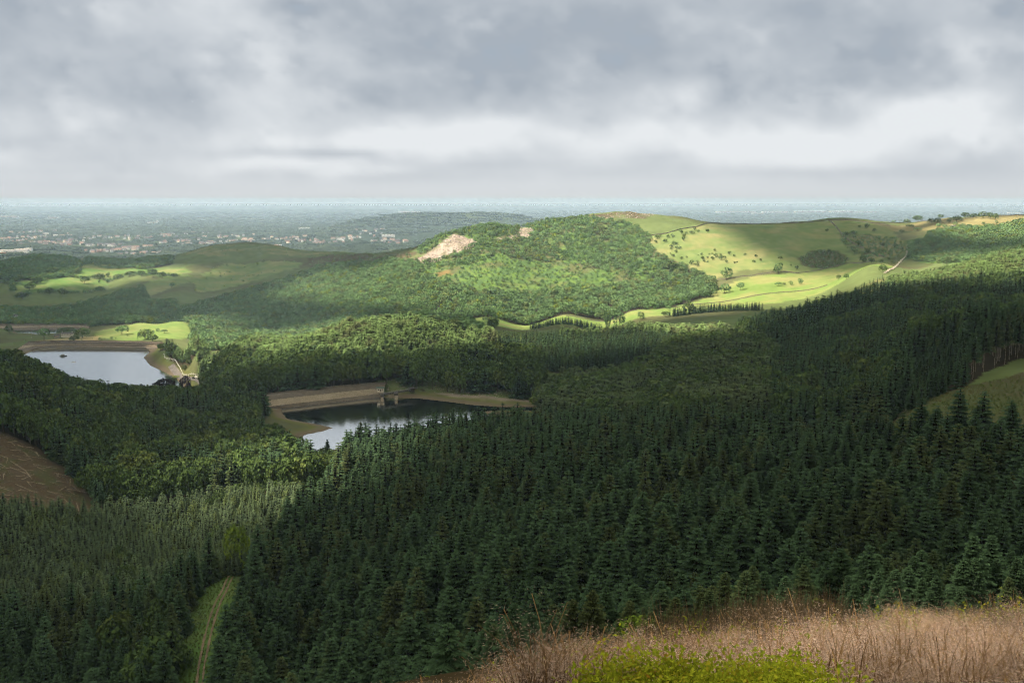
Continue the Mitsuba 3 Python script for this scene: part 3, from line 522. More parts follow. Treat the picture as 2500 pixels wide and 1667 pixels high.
def land_colour(x, y):
    q = np.stack([x, y, x * 0], -1); n1 = meshkit.fbm(q / 45, 4, 61); n2 = meshkit.fbm(q / 9, 3, 63); n3 = meshkit.fbm(q / 160, 3, 65)
    c = np.tile(COL["pasture"], (len(x), 1)); r = np.hypot(x, y)
    c = c + (COL["moor"] - c) * np.clip((n3 - 0.45) * 4, 0, 1)[:, None] * 0.6
    c[(r < 75)] = COL["heath"]
    c[(y < -5) | (np.abs(x) > 0.7 * y + 40) & (r > 75)] = COL["rough"]
    front = (y > 0) & (r > 60)
    for k in FLOOR:
        m = front.copy(); m[front] = inside(REG[k], x[front], y[front], 3, 15); c[m] = COL["litter"]
    for name, k, rag in PAINT:
        m = front.copy(); m[front] = inside(REG[k], x[front], y[front], rag, rag * 2 + 4); c[m] = COL[name]
        if name in ("field", "meadow", "lush", "pasture", "rough"):
            tt = np.clip((n1[m] - 0.42) * 3.0, 0, 1)[:, None] * 0.55 + np.clip((n2[m] - 0.5) * 2, 0, 1)[:, None] * 0.25
            c[m] = c[m] * (1 - tt) + COL["straw" if name != "rough" else "brash"] * 0.8 * tt
        if name in ("bracken", "moor", "gorse"):
            if name == "bracken":
                b_ = np.clip((n2[m] - 0.42) * 4, 0, 1)[:, None]; c[m] = c[m] * (1 - b_) + np.array([0.125, 0.215, 0.055]) * b_
            tt = np.clip((n1[m] - 0.5) * 5, 0, 1)[:, None] * 0.7
            c[m] = c[m] * (1 - tt) + (COL["moor"] if name != "moor" else COL["pasture"]) * tt
        if name == "brash":
            tt = np.clip((n2[m] - 0.48) * 6, 0, 1)[:, None] * 0.6
            c[m] = c[m] * (1 - tt) + COL["pasture"] * 0.6 * tt
        if name == "scree":
            tt = np.clip((n2[m] - 0.50) * 6, 0, 1)[:, None] * 0.75
            c[m] = c[m] * (1 - tt) + np.array([0.11, 0.12, 0.06]) * tt
    for zw, poly in LAKE.values():
        x0, y0, x1, y1 = poly.bounds
        k = np.nonzero((x > x0 - 40) & (x < x1 + 40) & (y > y0 - 40) & (y < y1 + 40))[0]
        d = shapely.distance(shapely.points(x[k], y[k]), poly); d = d + 6 * (n2[k] - 0.5)
        t = np.clip((11 - d) / 5, 0, 1)[:, None]; g = np.clip((19 - d) / 6, 0, 1)[:, None]
        c[k] = c[k] * (1 - g) + np.array([0.135, 0.150, 0.055]) * g
        c[k] = c[k] * (1 - t) + COL["mud"] * t
    return np.clip(c * (0.62 + 0.40 * n1 + 0.36 * n2)[:, None], 0.005, 0.9)


def polar(rings, angles):
    R, A = np.meshgrid(rings, angles, indexing="ij"); n, m = R.shape
    x, y = (R * np.sin(A)).ravel(), (R * np.cos(A)).ravel(); I = np.arange(n * m).reshape(n, m)
    q = np.stack([I[:-1, :-1], I[:-1, 1:], I[1:, 1:], I[1:, :-1]], -1).reshape(-1, 4)
    return x, y, q[:, ::-1]


ANG = np.radians(np.r_[np.arange(-180, -33.9, 8), np.linspace(-33, 33, 400), np.arange(36, 181, 8)])
ANG[-1] = ANG[0] + 2 * math.pi
rings = np.r_[0.2, np.geomspace(0.8, 110, 250), np.geomspace(111, 4600, 640)]
gx, gy, gq = polar(rings, ANG)
gz_ = ground_z(gx, gy)
put("ground", np.c_[gx, gy, gz_], gq, "soil", smooth=True, color=land_colour(gx, gy))
tag("ground", kind="structure")
ANG2 = np.radians(np.r_[np.arange(-180, -33.9, 8), np.linspace(-33, 33, 140), np.arange(36, 181, 8)]); ANG2[-1] = ANG2[0] + 2 * math.pi
px_, py_, pq = polar(np.geomspace(4560, 48000, 260), ANG2)
pz_ = plain_z(px_, py_); rr = np.hypot(px_, py_); pz_ -= np.where(rr < 4600, 0.6, 0)
put("plain", np.c_[px_, py_, pz_], pq, "plain_land", smooth=True)
tag("plain", kind="structure")

# what the ground itself hides from the view
U = np.arange(-0.70, 0.7001, 0.004); YS = np.geomspace(55, 4700, 700)
_h = ground_z((U[:, None] * YS).ravel(), np.broadcast_to(YS, (len(U), len(YS))).ravel()).reshape(len(U), -1) / YS
HORIZON = np.maximum.accumulate(_h, 1)


def in_view(x, y, top, margin=0.035):
    u = x / np.maximum(y, 1)
    ok = (np.abs(u) < 0.512 + 9 / np.maximum(y, 1)) & (y > 2)
    i = np.clip(((u + 0.70) / 0.004).round().astype(int), 0, len(U) - 1); k = np.clip(np.searchsorted(YS, y * 0.97) - 1, 0, len(YS) - 1)
    return ok & ((y < 60) | (top / y > HORIZON[i, k] - 0.004))


# ------------------------------------------------------------------ water
WN = {"a": ("water", "dark still reservoir mirroring the wood beyond its stone dam"), "b": ("water_001", "wide pale grey reservoir on the left beyond the spruce tops"), "c": ("water_002", "thin far strip of reservoir behind the farmhouse trees")}
for k, (zw, poly) in LAKE.items():
    p = poly.buffer(1.2)
    import trimesh
    v2, f2 = trimesh.creation.triangulate_polygon(p, engine="earcut")
    put(WN[k][0], np.c_[v2, np.full(len(v2), zw)], f2 if np.cross(v2[f2[0, 1]] - v2[f2[0, 0]], v2[f2[0, 2]] - v2[f2[0, 0]]) > 0 else f2[:, ::-1], "water_surface")
    tag(WN[k][0], WN[k][1], "reservoir", kind="structure")


# ------------------------------------------------------------------ dams
def strip(mesh, a, za, b, zb, n=60):
    a, b = resample_n(a, n), resample_n(b, n)
    v = np.vstack([np.c_[a, np.full(n, za)], np.c_[b, np.full(n, zb)]]); i = np.arange(n - 1)
    mesh.add(v, np.vstack([np.stack([i, i + 1, i + n + 1], 1), np.stack([i, i + n + 1, i + n], 1)]))


def resample_n(p, n):
    p = np.asarray(p, float); d = np.r_[0, np.cumsum(np.linalg.norm(np.diff(p, axis=0), axis=1))]; t = np.linspace(0, d[-1], n)
    return np.stack([np.interp(t, d, p[:, k]) for k in range(2)], 1)


def wall_mesh(line, base, h, w, n=None, step=4.0):
    m = Mesh(); q = resample(line, step)
    b = base if np.ndim(base) else np.full(len(q), float(base))
    t = np.gradient(q, axis=0); t /= np.linalg.norm(t, axis=1, keepdims=True); nr = np.stack([-t[:, 1], t[:, 0]], 1) * w / 2
    hh = h * (0.9 + 0.2 * RNG.random(len(q)))
    v = np.vstack([np.c_[q - nr, b - 0.3], np.c_[q - nr * 0.8, b + hh], np.c_[q + nr * 0.8, b + hh], np.c_[q + nr, b - 0.3]]); N = len(q); i = np.arange(N - 1)
    f = [np.stack([i + k * N, i + 1 + k * N, i + 1 + (k + 1) * N], 1) for k in range(3)] + [np.stack([i + k * N, i + 1 + (k + 1) * N, i + (k + 1) * N], 1) for k in range(3)]
    f += [[[0, N, 2 * N], [0, 2 * N, 3 * N], [N - 1, 3 * N - 1, 2 * N - 1], [N - 1, 4 * N - 1, 3 * N - 1]]]
    return m.add(v, np.vstack(f))


def dam(letter, zs, label, wall_h):
    key = numbered("dam"); c, m_, t = (LINE[f"{letter}_{k}"] for k in ("crest", "mid", "toe"))
    c2 = c + np.array([0, 5.0]); c3 = c2 + np.array([0, 26.0])
    for part, rows, mat in (("__face", range(0, 5), "dam_stone"), ("__upper_bank", range(5, 9), "dam_dark_stone")):
        s = Mesh()
        for k in rows:                                   # stepped courses of pitching, each set back from the one below
            n = 60; L0 = resample_n(m_, n); L1 = resample_n(c, n)
            at_ = lambda q: L0 * (1 - q) + L1 * q
            zz = lambda q: zs[1] + (zs[0] - zs[1]) * q + 0.1
            f0, f1, f2 = k / 9, (k + 0.45) / 9, (k + 1) / 9
            strip(s, at_(f0), zz(f0), at_(f1), zz(f2)); strip(s, at_(f1), zz(f2), at_(f2), zz(f2))
        s.put(key + part, mat)
    s = Mesh(); strip(s, t, zs[2] - 1.5, t, zs[2]); strip(s, t, zs[2], m_, zs[1] + 0.1); s.put(key + "__toe", "dam_dark_stone")
    s = Mesh(); strip(s, c, zs[0] + 0.1, c2, zs[0] + 0.12); strip(s, c2, zs[0] + 0.12, c3, zs[0] - 12); s.put(key + "__crest", "wall_stone")
    wall_mesh(c2, zs[0], wall_h, 0.7).put(key + "__parapet_wall", "dam_dark_stone")
    tag(key, label, "dam")


dam("A", (-174.5, -180.5, -183.3), "pale stone pitched dam with a dark wall along its crest, by the dark reservoir", 1.3)
dam("B", (-228, -233.6, -235.3), "long low grey brown dam wall across the far side of the wide pale reservoir", 2.2)
dam("C", (-256, -260.8, -262.2), "farthest thin dam bank behind the strip of reservoir at the left edge", 2.0)

# ------------------------------------------------------------------ tracks, road, lane
ribbon("track", LINE["rut"], 0.72, "track_earth", 0.14, 1.2, 1.0); tag("track", "left wheel rut of the pale forest track in the grassy ride", "track", kind="structure")
ribbon("track_001", LINE["rut2"], 0.66, "track_earth", 0.14, 1.2, 1.1); tag("track_001", "right wheel rut of the pale forest track in the grassy ride", "track", kind="structure")
ribbon("road", LINE["road"], 8.0, "asphalt", 0.8, 4.0); tag("road", "grey tarmac road along the right shore of the wide reservoir", "road", kind="structure")
ribbon("lane", LINE["lane"], 3.4, "lane_gravel", 1.0, 5.0, 0.3); tag("lane", "pale lane climbing the far slope below the scrubby hill", "lane", kind="structure")


def stone_wall(line, label, h=1.5, w=1.0, mat="wall_stone"):
    q = resample(line, 5.0); key = numbered("stone_wall")
    wall_mesh(line, ground_z(q[:, 0], q[:, 1]), h, w, step=5.0).put(key, mat); tag(key, label, "wall")


stone_wall(LINE["wall_sky"], "dark dry stone wall running along the skyline of the grassy hill", 2.0, 1.2)
stone_wall(LINE["wall_diag"], "dry stone wall falling down the shaded hill field to the valley", 1.6, 1.2)
stone_wall(LINE["wall_meadow"], "dry stone wall between the hill field and the bright valley meadow", 1.3, 1.0)
stone_wall(LINE["wall_mead2"], "low field wall along the middle of the yellow meadow strip", 1.2, 0.9)
stone_wall(LINE["wall_right"], "field wall under the skyline trees on the tan fields", 1.6, 1.1)


# ------------------------------------------------------------------ trees: one mesh of each kind and size
def conifer(seed, nw, nb, ns, lo=0.06, power=0.85, bw=0.16, sw=0.07, droop=0.28, ragged=0.35, up=0.5, trunk=True, core=0.30):
    """A crown of whorled, drooping branches with side sprays, 1 tall and about 1 wide; the uv says how near the tips a point is."""
    g = np.random.default_rng(seed); V, Fc, UV = [], [], []; n = 0
    for i in range(nw):
        h = lo + (0.985 - lo) * ((i + 0.7 * g.random()) / nw) ** 0.92
        r0 = 0.5 * ((1 - h) / (1 - lo)) ** power
        off = g.random() * 6.28; nbi = max(3, int(round(nb * (0.6 + 0.4 * r0 / 0.5))))
        for j in range(nbi):
            a = off + 6.283 * (j + 0.7 * (g.random() - 0.5)) / nbi
            r = r0 * (1 - ragged + 2 * ragged * g.random() * 0.8) + 0.012; rnd = g.random()
            s = up * h ** 2 - droop * (1 - h) + 0.12 * (g.random() - 0.5)
            d = np.array([math.cos(a), math.sin(a), 0]); t = np.array([-d[1], d[0], 0])
            o = np.array([0, 0, h]); hz = 0.32
            mid = o + d * r * 0.55 + np.array([0, 0, s * r * 0.6 * hz * 1.6 + 0.014]); e = o + d * r + np.array([0, 0, s * r * hz * 1.6])
            roll = (g.random() - 0.5) * 0.35; wv = (t + np.array([0, 0, roll * hz])) * bw * r
            V += [o, mid - wv, e, mid + wv]; UV += [(0.0, rnd), (0.45, rnd), (1.0, rnd), (0.45, rnd)]
            Fc += [(n, n + 1, n + 2), (n, n + 2, n + 3)]; n += 4
            for k in range(ns):
                f = 0.25 + 0.72 * (k + g.random()) / ns; b = o + (mid - o) * (f / 0.55) if f < 0.55 else mid + (e - mid) * ((f - 0.55) / 0.45)
                sd = 1 if k % 2 else -1; ang = 0.7 + 0.5 * g.random()
                dd = d * math.cos(ang) + t * sd * math.sin(ang); ln = r * (0.62 - 0.38 * f) * (0.7 + 0.6 * g.random()) + 0.012
                tip = b + dd * ln + np.array([0, 0, (-0.34 * ln + 0.16 * ln * g.random()) * hz * 2.2])
                pw = (d * 0.9 + np.array([0, 0, (g.random() - 0.5) * 0.35 * hz])) * sw * (0.35 + r)
                V += [b - pw, tip, b + pw]; q = g.random(); UV += [(0.3 + 0.3 * f, q), (1.0, q), (0.3 + 0.3 * f, q)]; Fc.append((n, n + 1, n + 2)); n += 3
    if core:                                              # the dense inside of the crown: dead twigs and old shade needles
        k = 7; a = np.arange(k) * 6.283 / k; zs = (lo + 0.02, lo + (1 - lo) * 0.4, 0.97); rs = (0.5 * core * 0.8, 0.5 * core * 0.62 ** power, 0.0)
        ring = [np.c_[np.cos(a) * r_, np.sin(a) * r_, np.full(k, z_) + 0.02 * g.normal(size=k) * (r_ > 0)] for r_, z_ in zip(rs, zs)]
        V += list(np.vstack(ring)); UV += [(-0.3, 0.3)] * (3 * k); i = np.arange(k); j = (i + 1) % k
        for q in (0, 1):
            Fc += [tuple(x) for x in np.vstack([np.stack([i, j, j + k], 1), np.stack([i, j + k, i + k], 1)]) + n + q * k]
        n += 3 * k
    # leader
    for j in range(3):
        a = j * 2.1; w = np.array([math.cos(a), math.sin(a), 0]) * 0.02
        V += [np.array([0, 0, 0.93]) - w, np.array([0, 0, 1.0]), np.array([0, 0, 0.93]) + w]; UV += [(0.5, 0.5), (1, 0.5), (0.5, 0.5)]; Fc.append((n, n + 1, n + 2)); n += 3
    if trunk:
        m = Mesh().tube((0, 0, -0.04), (0, 0, 0.9), 0.022, 0.004, 4); v, f = m.done()
        V += list(v); Fc += [tuple(x + n) for x in f]; UV += [(-1.0, 0.5)] * len(v)
    return np.array(V), np.array(Fc), np.array(UV)


def broadleaf(seed, n, size, lobes=7, lo=0.12, wide=0.5, trunk=True, flat=1.0, loose=0.0):
    """A crown of overlapping lobes, each a shell of leaf sprays turned outwards, 1 tall and about 1 wide."""
    g = np.random.default_rng(seed); C, Rr = [], []
    for i in range(lobes):
        a = 6.283 * (i + 0.6 * g.random()) / lobes; rr = wide * (0.30 + 0.28 * g.random()) if i else 0
        zc = lo + (0.97 - lo) * (0.30 + 0.42 * g.random()) if i else 0.66
        C.append((rr * math.cos(a), rr * math.sin(a), zc)); Rr.append((0.23 + 0.10 * g.random()) * (1 if i else 1.2))
    C, Rr = np.array(C), np.array(Rr); V, Fc, UV = [], [], []; k = 0; tries = 0
    while k < n and tries < n * 30:
        tries += 1; i = g.integers(lobes); d = g.normal(size=3); d /= np.linalg.norm(d)
        if d[2] < -0.75:
            continue
        rad = Rr[i] * (1 - (0.30 + loose) * g.random() ** 2)
        p = C[i] + d * rad * np.array([1, 1, 0.85 * flat])
        if (np.linalg.norm((p - C) / np.array([1, 1, 0.85 * flat]), axis=1) < Rr * 0.72).any() or p[2] < lo or p[2] > 1:
            continue
        nn = d + g.normal(size=3) * 0.55; nn /= np.linalg.norm(nn)
        a = np.cross(nn, g.normal(size=3)); a /= np.linalg.norm(a); b = np.cross(nn, a); s = size * (0.6 + 0.8 * g.random()); q = g.random()
        c = [p + (a * math.cos(t) * (0.7 + 0.5 * g.random()) + b * math.sin(t) * (0.5 + 0.5 * g.random())) * s + nn * s * 0.5 * (g.random() - 0.5) for t in (0.3, 2.0, 3.4, 4.9)]
        m = len(V); V += c; UV += [(0.35 + 0.65 * g.random(), q)] * 4; Fc += [(m, m + 1, m + 2), (m, m + 2, m + 3)]; k += 1
    if trunk:
        ms = Mesh().tube((0, 0, -0.05), (0, 0, 0.5), 0.03, 0.016, 5)
        for i in range(1, min(lobes, 5)):
            ms.tube((0, 0, 0.22 + 0.05 * i), C[i], 0.014, 0.005, 3)
        v, f = ms.done(); m = len(V); V += list(v); Fc += [tuple(x + m) for x in f]; UV += [(-1.0, 0.5)] * len(v)
    return np.array(V), np.array(Fc), np.array(UV)


def as_ply(m, bsdf):
    return mikit.ply((m[0], m[1]), bsdf, uv=m[2])


def group(name, **parts):
    scene[name] = {"type": "shapegroup", **parts}
    return name


def trunk_ply(lo, hi, r, bsdf="bark", n=6):
    m = Mesh().tube((0, 0, -0.05), (0, 0, lo + (hi - lo) * 0.5), r, r * 0.7, n).tube((0, 0, lo + (hi - lo) * 0.5), (0, 0, hi), r * 0.7, r * 0.2, n)
    return mikit.ply(m.done(), bsdf)


G = {}
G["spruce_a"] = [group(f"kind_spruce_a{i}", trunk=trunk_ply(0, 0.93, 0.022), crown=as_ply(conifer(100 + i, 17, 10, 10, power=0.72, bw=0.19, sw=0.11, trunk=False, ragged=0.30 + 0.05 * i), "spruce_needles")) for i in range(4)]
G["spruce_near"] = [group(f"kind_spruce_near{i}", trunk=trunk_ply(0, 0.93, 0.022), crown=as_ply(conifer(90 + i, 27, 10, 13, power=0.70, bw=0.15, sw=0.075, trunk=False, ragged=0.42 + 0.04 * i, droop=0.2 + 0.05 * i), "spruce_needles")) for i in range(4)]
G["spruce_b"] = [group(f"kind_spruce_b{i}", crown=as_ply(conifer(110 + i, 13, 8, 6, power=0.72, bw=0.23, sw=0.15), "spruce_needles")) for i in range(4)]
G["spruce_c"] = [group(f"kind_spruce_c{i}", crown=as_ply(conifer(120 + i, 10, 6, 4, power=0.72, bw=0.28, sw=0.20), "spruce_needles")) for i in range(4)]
G["young_a"] = [group(f"kind_young_a{i}", trunk=trunk_ply(0, 0.93, 0.022), crown=as_ply(conifer(130 + i, 14, 8, 9, power=0.75, bw=0.2, sw=0.12, trunk=False, ragged=0.32, up=0.7), "young_needles")) for i in range(3)]
G["young_b"] = [group(f"kind_young_b{i}", crown=as_ply(conifer(140 + i, 11, 7, 5, power=0.75, bw=0.26, sw=0.17, up=0.7), "young_needles")) for i in range(3)]
G["larch"] = [group(f"kind_larch{i}", crown=as_ply(conifer(150 + i, 9, 8, 5, lo=0.15, power=0.42, bw=0.26, sw=0.16, droop=0.05, ragged=0.45), "larch_needles")) for i in range(4)]
G["dark_pine"] = [group(f"kind_dark_pine{i}", crown=as_ply(conifer(165 + i, 9, 8, 5, lo=0.15, power=0.42, bw=0.26, sw=0.16, droop=0.05, ragged=0.45), "pine_needles")) for i in range(4)]
for a_, b_, c_ in (("larch_one", "larch_needles", 150), ("dark_pine_one", "pine_needles", 165)):
    G[a_] = [group(f"kind_{a_}{i}", trunk=trunk_ply(0, 0.9, 0.022, "bark", 5), crown=as_ply(conifer(c_ + i, 9, 8, 5, lo=0.15, power=0.42, bw=0.26, sw=0.16, droop=0.05, ragged=0.45, trunk=False), b_)) for i in range(4)]
G["larch_bare"] = [group(f"kind_larch_bare{i}", trunk=trunk_ply(0, 0.9, 0.024, "pale_bark", 5), crown=as_ply(conifer(155 + i, 9, 6, 4, lo=0.45, power=0.5, bw=0.30, sw=0.18, droop=0.05, ragged=0.5, trunk=False), "larch_needles")) for i in range(2)]
G["pine"] = [group(f"kind_pine{i}", trunk=trunk_ply(0, 0.92, 0.020, "pale_bark", 5), crown=as_ply(conifer(160 + i, 12, 6, 5, lo=0.42, power=0.6, bw=0.24, sw=0.14, droop=0.1, ragged=0.5, trunk=False), "spruce_needles")) for i in range(3)]
G["broad_a"] = [group(f"kind_broad_a{i}", trunk=trunk_ply(0, 0.5, 0.03), crown=as_ply(broadleaf(170 + i, 520, 0.050, 9), "broad_leaves")) for i in range(3)]
G["broad_b"] = [group(f"kind_broad_b{i}", crown=as_ply(broadleaf(180 + i, 300, 0.062, 8), "broad_leaves")) for i in range(4)]
G["hill"] = [group(f"kind_hill{i}", crown=as_ply(broadleaf(190 + i, 190, 0.075, 7, lo=0.05), "hill_leaves")) for i in range(5)]
G["hill_light"] = [group(f"kind_hill_light{i}", crown=as_ply(broadleaf(200 + i, 190, 0.075, 7, lo=0.05), "lime_leaves")) for i in range(2)]
G["hill_one"] = [group(f"kind_hill_one{i}", trunk=trunk_ply(0, 0.5, 0.03), crown=as_ply(broadleaf(205 + i, 260, 0.065, 8, lo=0.08), "hill_leaves")) for i in range(4)]
G["thorn"] = [group(f"kind_thorn{i}", trunk=trunk_ply(0, 0.5, 0.035), crown=as_ply(broadleaf(210 + i, 120, 0.10, 5, lo=0.1), "broad_leaves")) for i in range(3)]
G["bush"] = [group(f"kind_bush{i}", crown=as_ply(broadleaf(215 + i, 70, 0.13, 5, lo=0.0, trunk=False), "hill_leaves")) for i in range(3)]
G["copper"] = [group(f"kind_copper{i}", trunk=trunk_ply(0, 0.5, 0.03), crown=as_ply(broadleaf(220 + i, 700, 0.05, 9, lo=0.04), "copper_leaves")) for i in range(2)]
G["ride"] = [group("kind_ride0", trunk=trunk_ply(0, 0.5, 0.03), crown=as_ply(broadleaf(229, 1100, 0.036, 12, lo=0.08), "ride_leaves"))]
G["lime"] = [group(f"kind_lime{i}", trunk=trunk_ply(0, 0.5, 0.03), crown=as_ply(broadleaf(225 + i, 700, 0.045, 9, lo=0.04), "lime_leaves")) for i in range(2)]


def instance(key, grp, x, y, z, h, w, rot, lean=0.0):
    c, s = math.cos(rot), math.sin(rot)
    M = np.array([[w * c, -w * s, h * lean * c, x], [w * s, w * c, h * lean * s, y], [0, 0, h, z], [0, 0, 0, 1.0]])
    scene[key] = {"type": "instance", "to_world": T4(M), "shapegroup": {"type": "ref", "id": grp}}


def scatter(region, spacing, rng, jitter=0.38, thin=1.0, hole=()):
    poly = REG[region] if isinstance(region, str) else region
    x0, y0, x1, y1 = poly.bounds; nx, ny = int((x1 - x0) / spacing) + 2, int((y1 - y0) / (spacing * 0.87)) + 2
    i, j = np.meshgrid(np.arange(nx), np.arange(ny), indexing="ij")
    x = x0 + (i + 0.5 * (j % 2)) * spacing; y = y0 + j * spacing * 0.87
    x, y = (x + rng.normal(size=x.shape) * jitter * spacing).ravel(), (y + rng.normal(size=y.shape) * jitter * spacing).ravel()
    m = shapely.contains_xy(poly, x, y) & (rng.random(len(x)) < thin)
    for h in hole:
        m &= ~shapely.contains_xy(REG[h] if isinstance(h, str) else h, x, y)
    return x[m], y[m]


WATER_ALL = shapely.union_all([p.buffer(5) for _, p in LAKE.values()] + [p.buffer(3) for p in DAM_FOOT] + [LineString(LINE["road"]).buffer(7), LineString(LINE["lane"]).buffer(5)])
FOREST = []       # (x, y, z, h, w, kind)


def forest(region, kind, spacing, h0, h1, aspect, seed, thin=1.0, hole=(), mixed=None, jitter=0.30):
    rng = np.random.default_rng(seed); x, y = scatter(region, spacing, rng, jitter, thin, tuple(hole) + (WATER_ALL,))
    if not len(x):
        return
    z = ground_z(x, y); h = h0 + (h1 - h0) * rng.beta(2.2, 2.0, len(x)); n = meshkit.fbm(np.stack([x / 50, y / 50, x * 0], -1), 3, seed); h *= 0.82 + 0.36 * n
    w = h * aspect * (0.72 + 0.62 * rng.random(len(x)) ** 1.5)
    keep = in_view(x, y, z + h); pick = rng.random(len(x)); lump = meshkit.fbm(np.stack([x / 35, y / 35, x * 0], -1), 3, seed + 5)
    for k in np.nonzero(keep)[0]:
        kd = kind
        if mixed:
            for name, share in mixed:
                if 0.5 * pick[k] + 0.5 * np.clip((lump[k] - 0.5) * 2.2 + 0.5, 0, 1) < share:
                    kd = name; break
        FOREST.append((x[k], y[k], z[k], h[k], w[k] * {"broad": 1.6, "hill": 1.6}.get(kd, 1.0) if kd != kind else w[k], kd))


def ramp(*a):
    return a


# near plantation: young and low beside the heath, taller down the slope
def front_plantation():
    rng = np.random.default_rng(5); parts = [(4.4, 60, 130), (7.0, 130, 300), (8.3, 300, 790)]
    for sp, ya, yb in parts:
        band = REG["spruce_front"].intersection(shapely.box(-900, ya, 900, yb)); x, y = scatter(band, sp, rng, 0.32, 0.93)
        z = ground_z(x, y); base = np.interp(y, [60, 95, 140, 200, 300, 450, 700], [3.5, 7.0, 13.5, 15.5, 17.5, 18.5, 18.0])
        right = np.clip(x / np.maximum(y, 1) / 0.5, 0, 1); base = base * (1 - 0.12 * right)
        n = meshkit.fbm(np.stack([x / 30, y / 30, x * 0], -1), 3, 3); h = base * (0.56 + 0.58 * rng.random(len(x)) + 0.36 * (n - 0.3)); w = np.clip(h * (0.50 + 0.16 * rng.random(len(x))), 2.0, 11.0)
        for k in np.nonzero(in_view(x, y, z + h))[0]:
            FOREST.append((x[k], y[k], z[k], h[k], w[k], "spruce"))


front_plantation()
YB = shapely.box(-900, 0, 900, 395)
REG["left_low"] = REG["spruce_left"].intersection(YB); REG["left_high"] = REG["spruce_left"].difference(YB)
forest("left_low", "spruce", 6.6, 15, 23, 0.46, 21, mixed=[("broad", 0.16)])
forest("left_high", "young", 4.8, 8, 13, 0.52, 22, mixed=[("broad", 0.10)])
forest("mature_left", "spruce", 8.0, 16, 26, 0.46, 23, mixed=[("broad", 0.42)])
forest("bush_left", "broad", 6.0, 5, 9, 0.95, 24, mixed=[("spruce", 0.2)])
forest("larch_ridge", "larch", 7.2, 15, 22, 0.58, 25, mixed=[("broad", 0.14)])
forest("broad_ridge", "broad", 10.5, 18, 26, 0.74, 26, mixed=[("spruce", 0.25)])
forest("spruce_mid", "spruce", 5.2, 11, 16, 0.36, 27, mixed=[("broad", 0.1)])
forest("pine_mid", "larch", 7.5, 13, 19, 0.66, 28)
forest("broad_right", "larch_dark", 7.6, 13, 19, 0.66, 29, mixed=[("broad", 0.4)], hole=("bank_mid",))
forest("spruce_right", "spruce", 7.2, 16, 25, 0.46, 30, mixed=[("broad", 0.2)], hole=("larch_right", "broad_clump", "strip_right", "clear_right", "pine_edge", "low_right"))
forest("low_right", "spruce", 6.0, 8, 12, 0.5, 45)
forest("larch_right", "larch", 7.4, 15, 21, 0.58, 31)
forest("broad_clump", "broad", 10.5, 15, 22, 0.75, 32, hole=("strip_right",))
forest("spruce_scatter", "spruce", 12.0, 5, 11, 0.42, 33, thin=0.62)
forest("lake_bushes", "broad", 9.0, 7, 12, 1.0, 34)
forest("wood_base", "hill", 12.5, 11, 18, 1.1, 35, jitter=0.34)
forest("wood_valley", "hill", 12.0, 11, 18, 1.1, 46, hole=("lake_meadow", "larch_ridge", "meadow_strip"))
forest("wood_top", "hill", 12.0, 6, 12, 1.25, 36, thin=0.8, hole=("scree_a", "scree_a2", "scree_b", "scarp", "scree_c"))
forest("bracken", "hill", 11.0, 1.5, 7, 1.2, 37, thin=0.75, hole=("red_a", "red_b"))
forest("moor_left", "hill", 16.0, 2, 5, 1.4, 38, thin=0.6)
forest("wood_left", "hill", 12.0, 10, 17, 1.15, 39)
forest("wood_far", "hill", 12.5, 11, 18, 1.1, 40)
forest("wood_belt", "hill", 12.0, 9, 15, 1.1, 41)
forest("wood_right", "hill", 11.5, 8, 14, 1.2, 42)
forest("scrub", "hill", 11.0, 3, 6, 1.2, 43, thin=0.7)
forest("gorse", "hill", 7.0, 1.5, 3.5, 1.5, 44)
for i, k in enumerate("abcdef"):
    forest(LineString(LINE["hedge_" + k]).buffer(7), "hill", 8.0, 4, 13, 0.95, 50 + i, thin=0.8)
for k in "ab":
    forest(LineString(LINE["conif_" + k]).buffer(9), "spruce", 4.5, 11, 15, 0.36, 58)
forest("hill_mid_left", "hill", 34.0, 2, 6, 1.3, 60, thin=0.5)
forest("hill_top_left", "hill", 30.0, 2, 5, 1.3, 61, thin=0.5)
forest(Polygon([(-620, 1640), (-590, 1700), (-700, 1760), (-900, 1740), (-900, 1690), (-760, 1680)]), "hill", 26, 2, 4, 1.0, 62, thin=0.35)

NAMED = {"spruce": ("spruce_tree", "spruce_forest", "dark spruce standing in the crowded plantation below the heath", "spruce", "spruces of the plantation", "dark spruce forest covering the near slopes and the right hillside"),
         "young": ("young_spruce_tree", "young_spruce_forest", "blue green young spruce in the even plantation on the left", "spruce", "young spruces of the left plantation", "blue green young spruce plantation on the left valley floor"),
         "larch": ("larch_tree", "larch_forest", "light green larch in the sunlit woods of the middle distance", "larch", "larches of the sunlit middle woods", "light green larch wood on the middle ridge and the right crest"),
         "larch_dark": ("pine_tree", "pine_forest", "dark bushy pine in the shaded wood right of the dark reservoir", "pine", "pines right of the dark reservoir", "dark bushy pine wood in cloud shade right of the dark reservoir"),
         "broad": ("broadleaf_tree", "broadleaf_wood", "rounded broadleaf tree growing among the conifers of the valley", "tree", "broadleaf trees of the valley woods", "rounded broadleaf trees massed at the foot of the middle ridge"),
         "hill": ("hillside_tree", "hillside_wood", "small green tree in the woods on the hillsides across the valley", "tree", "trees of the hillside wood", "green wood and scrub covering the far hillsides")}
FOREST.sort(key=lambda t: t[1])
used = {}; rng = np.random.default_rng(99); TRI = {}
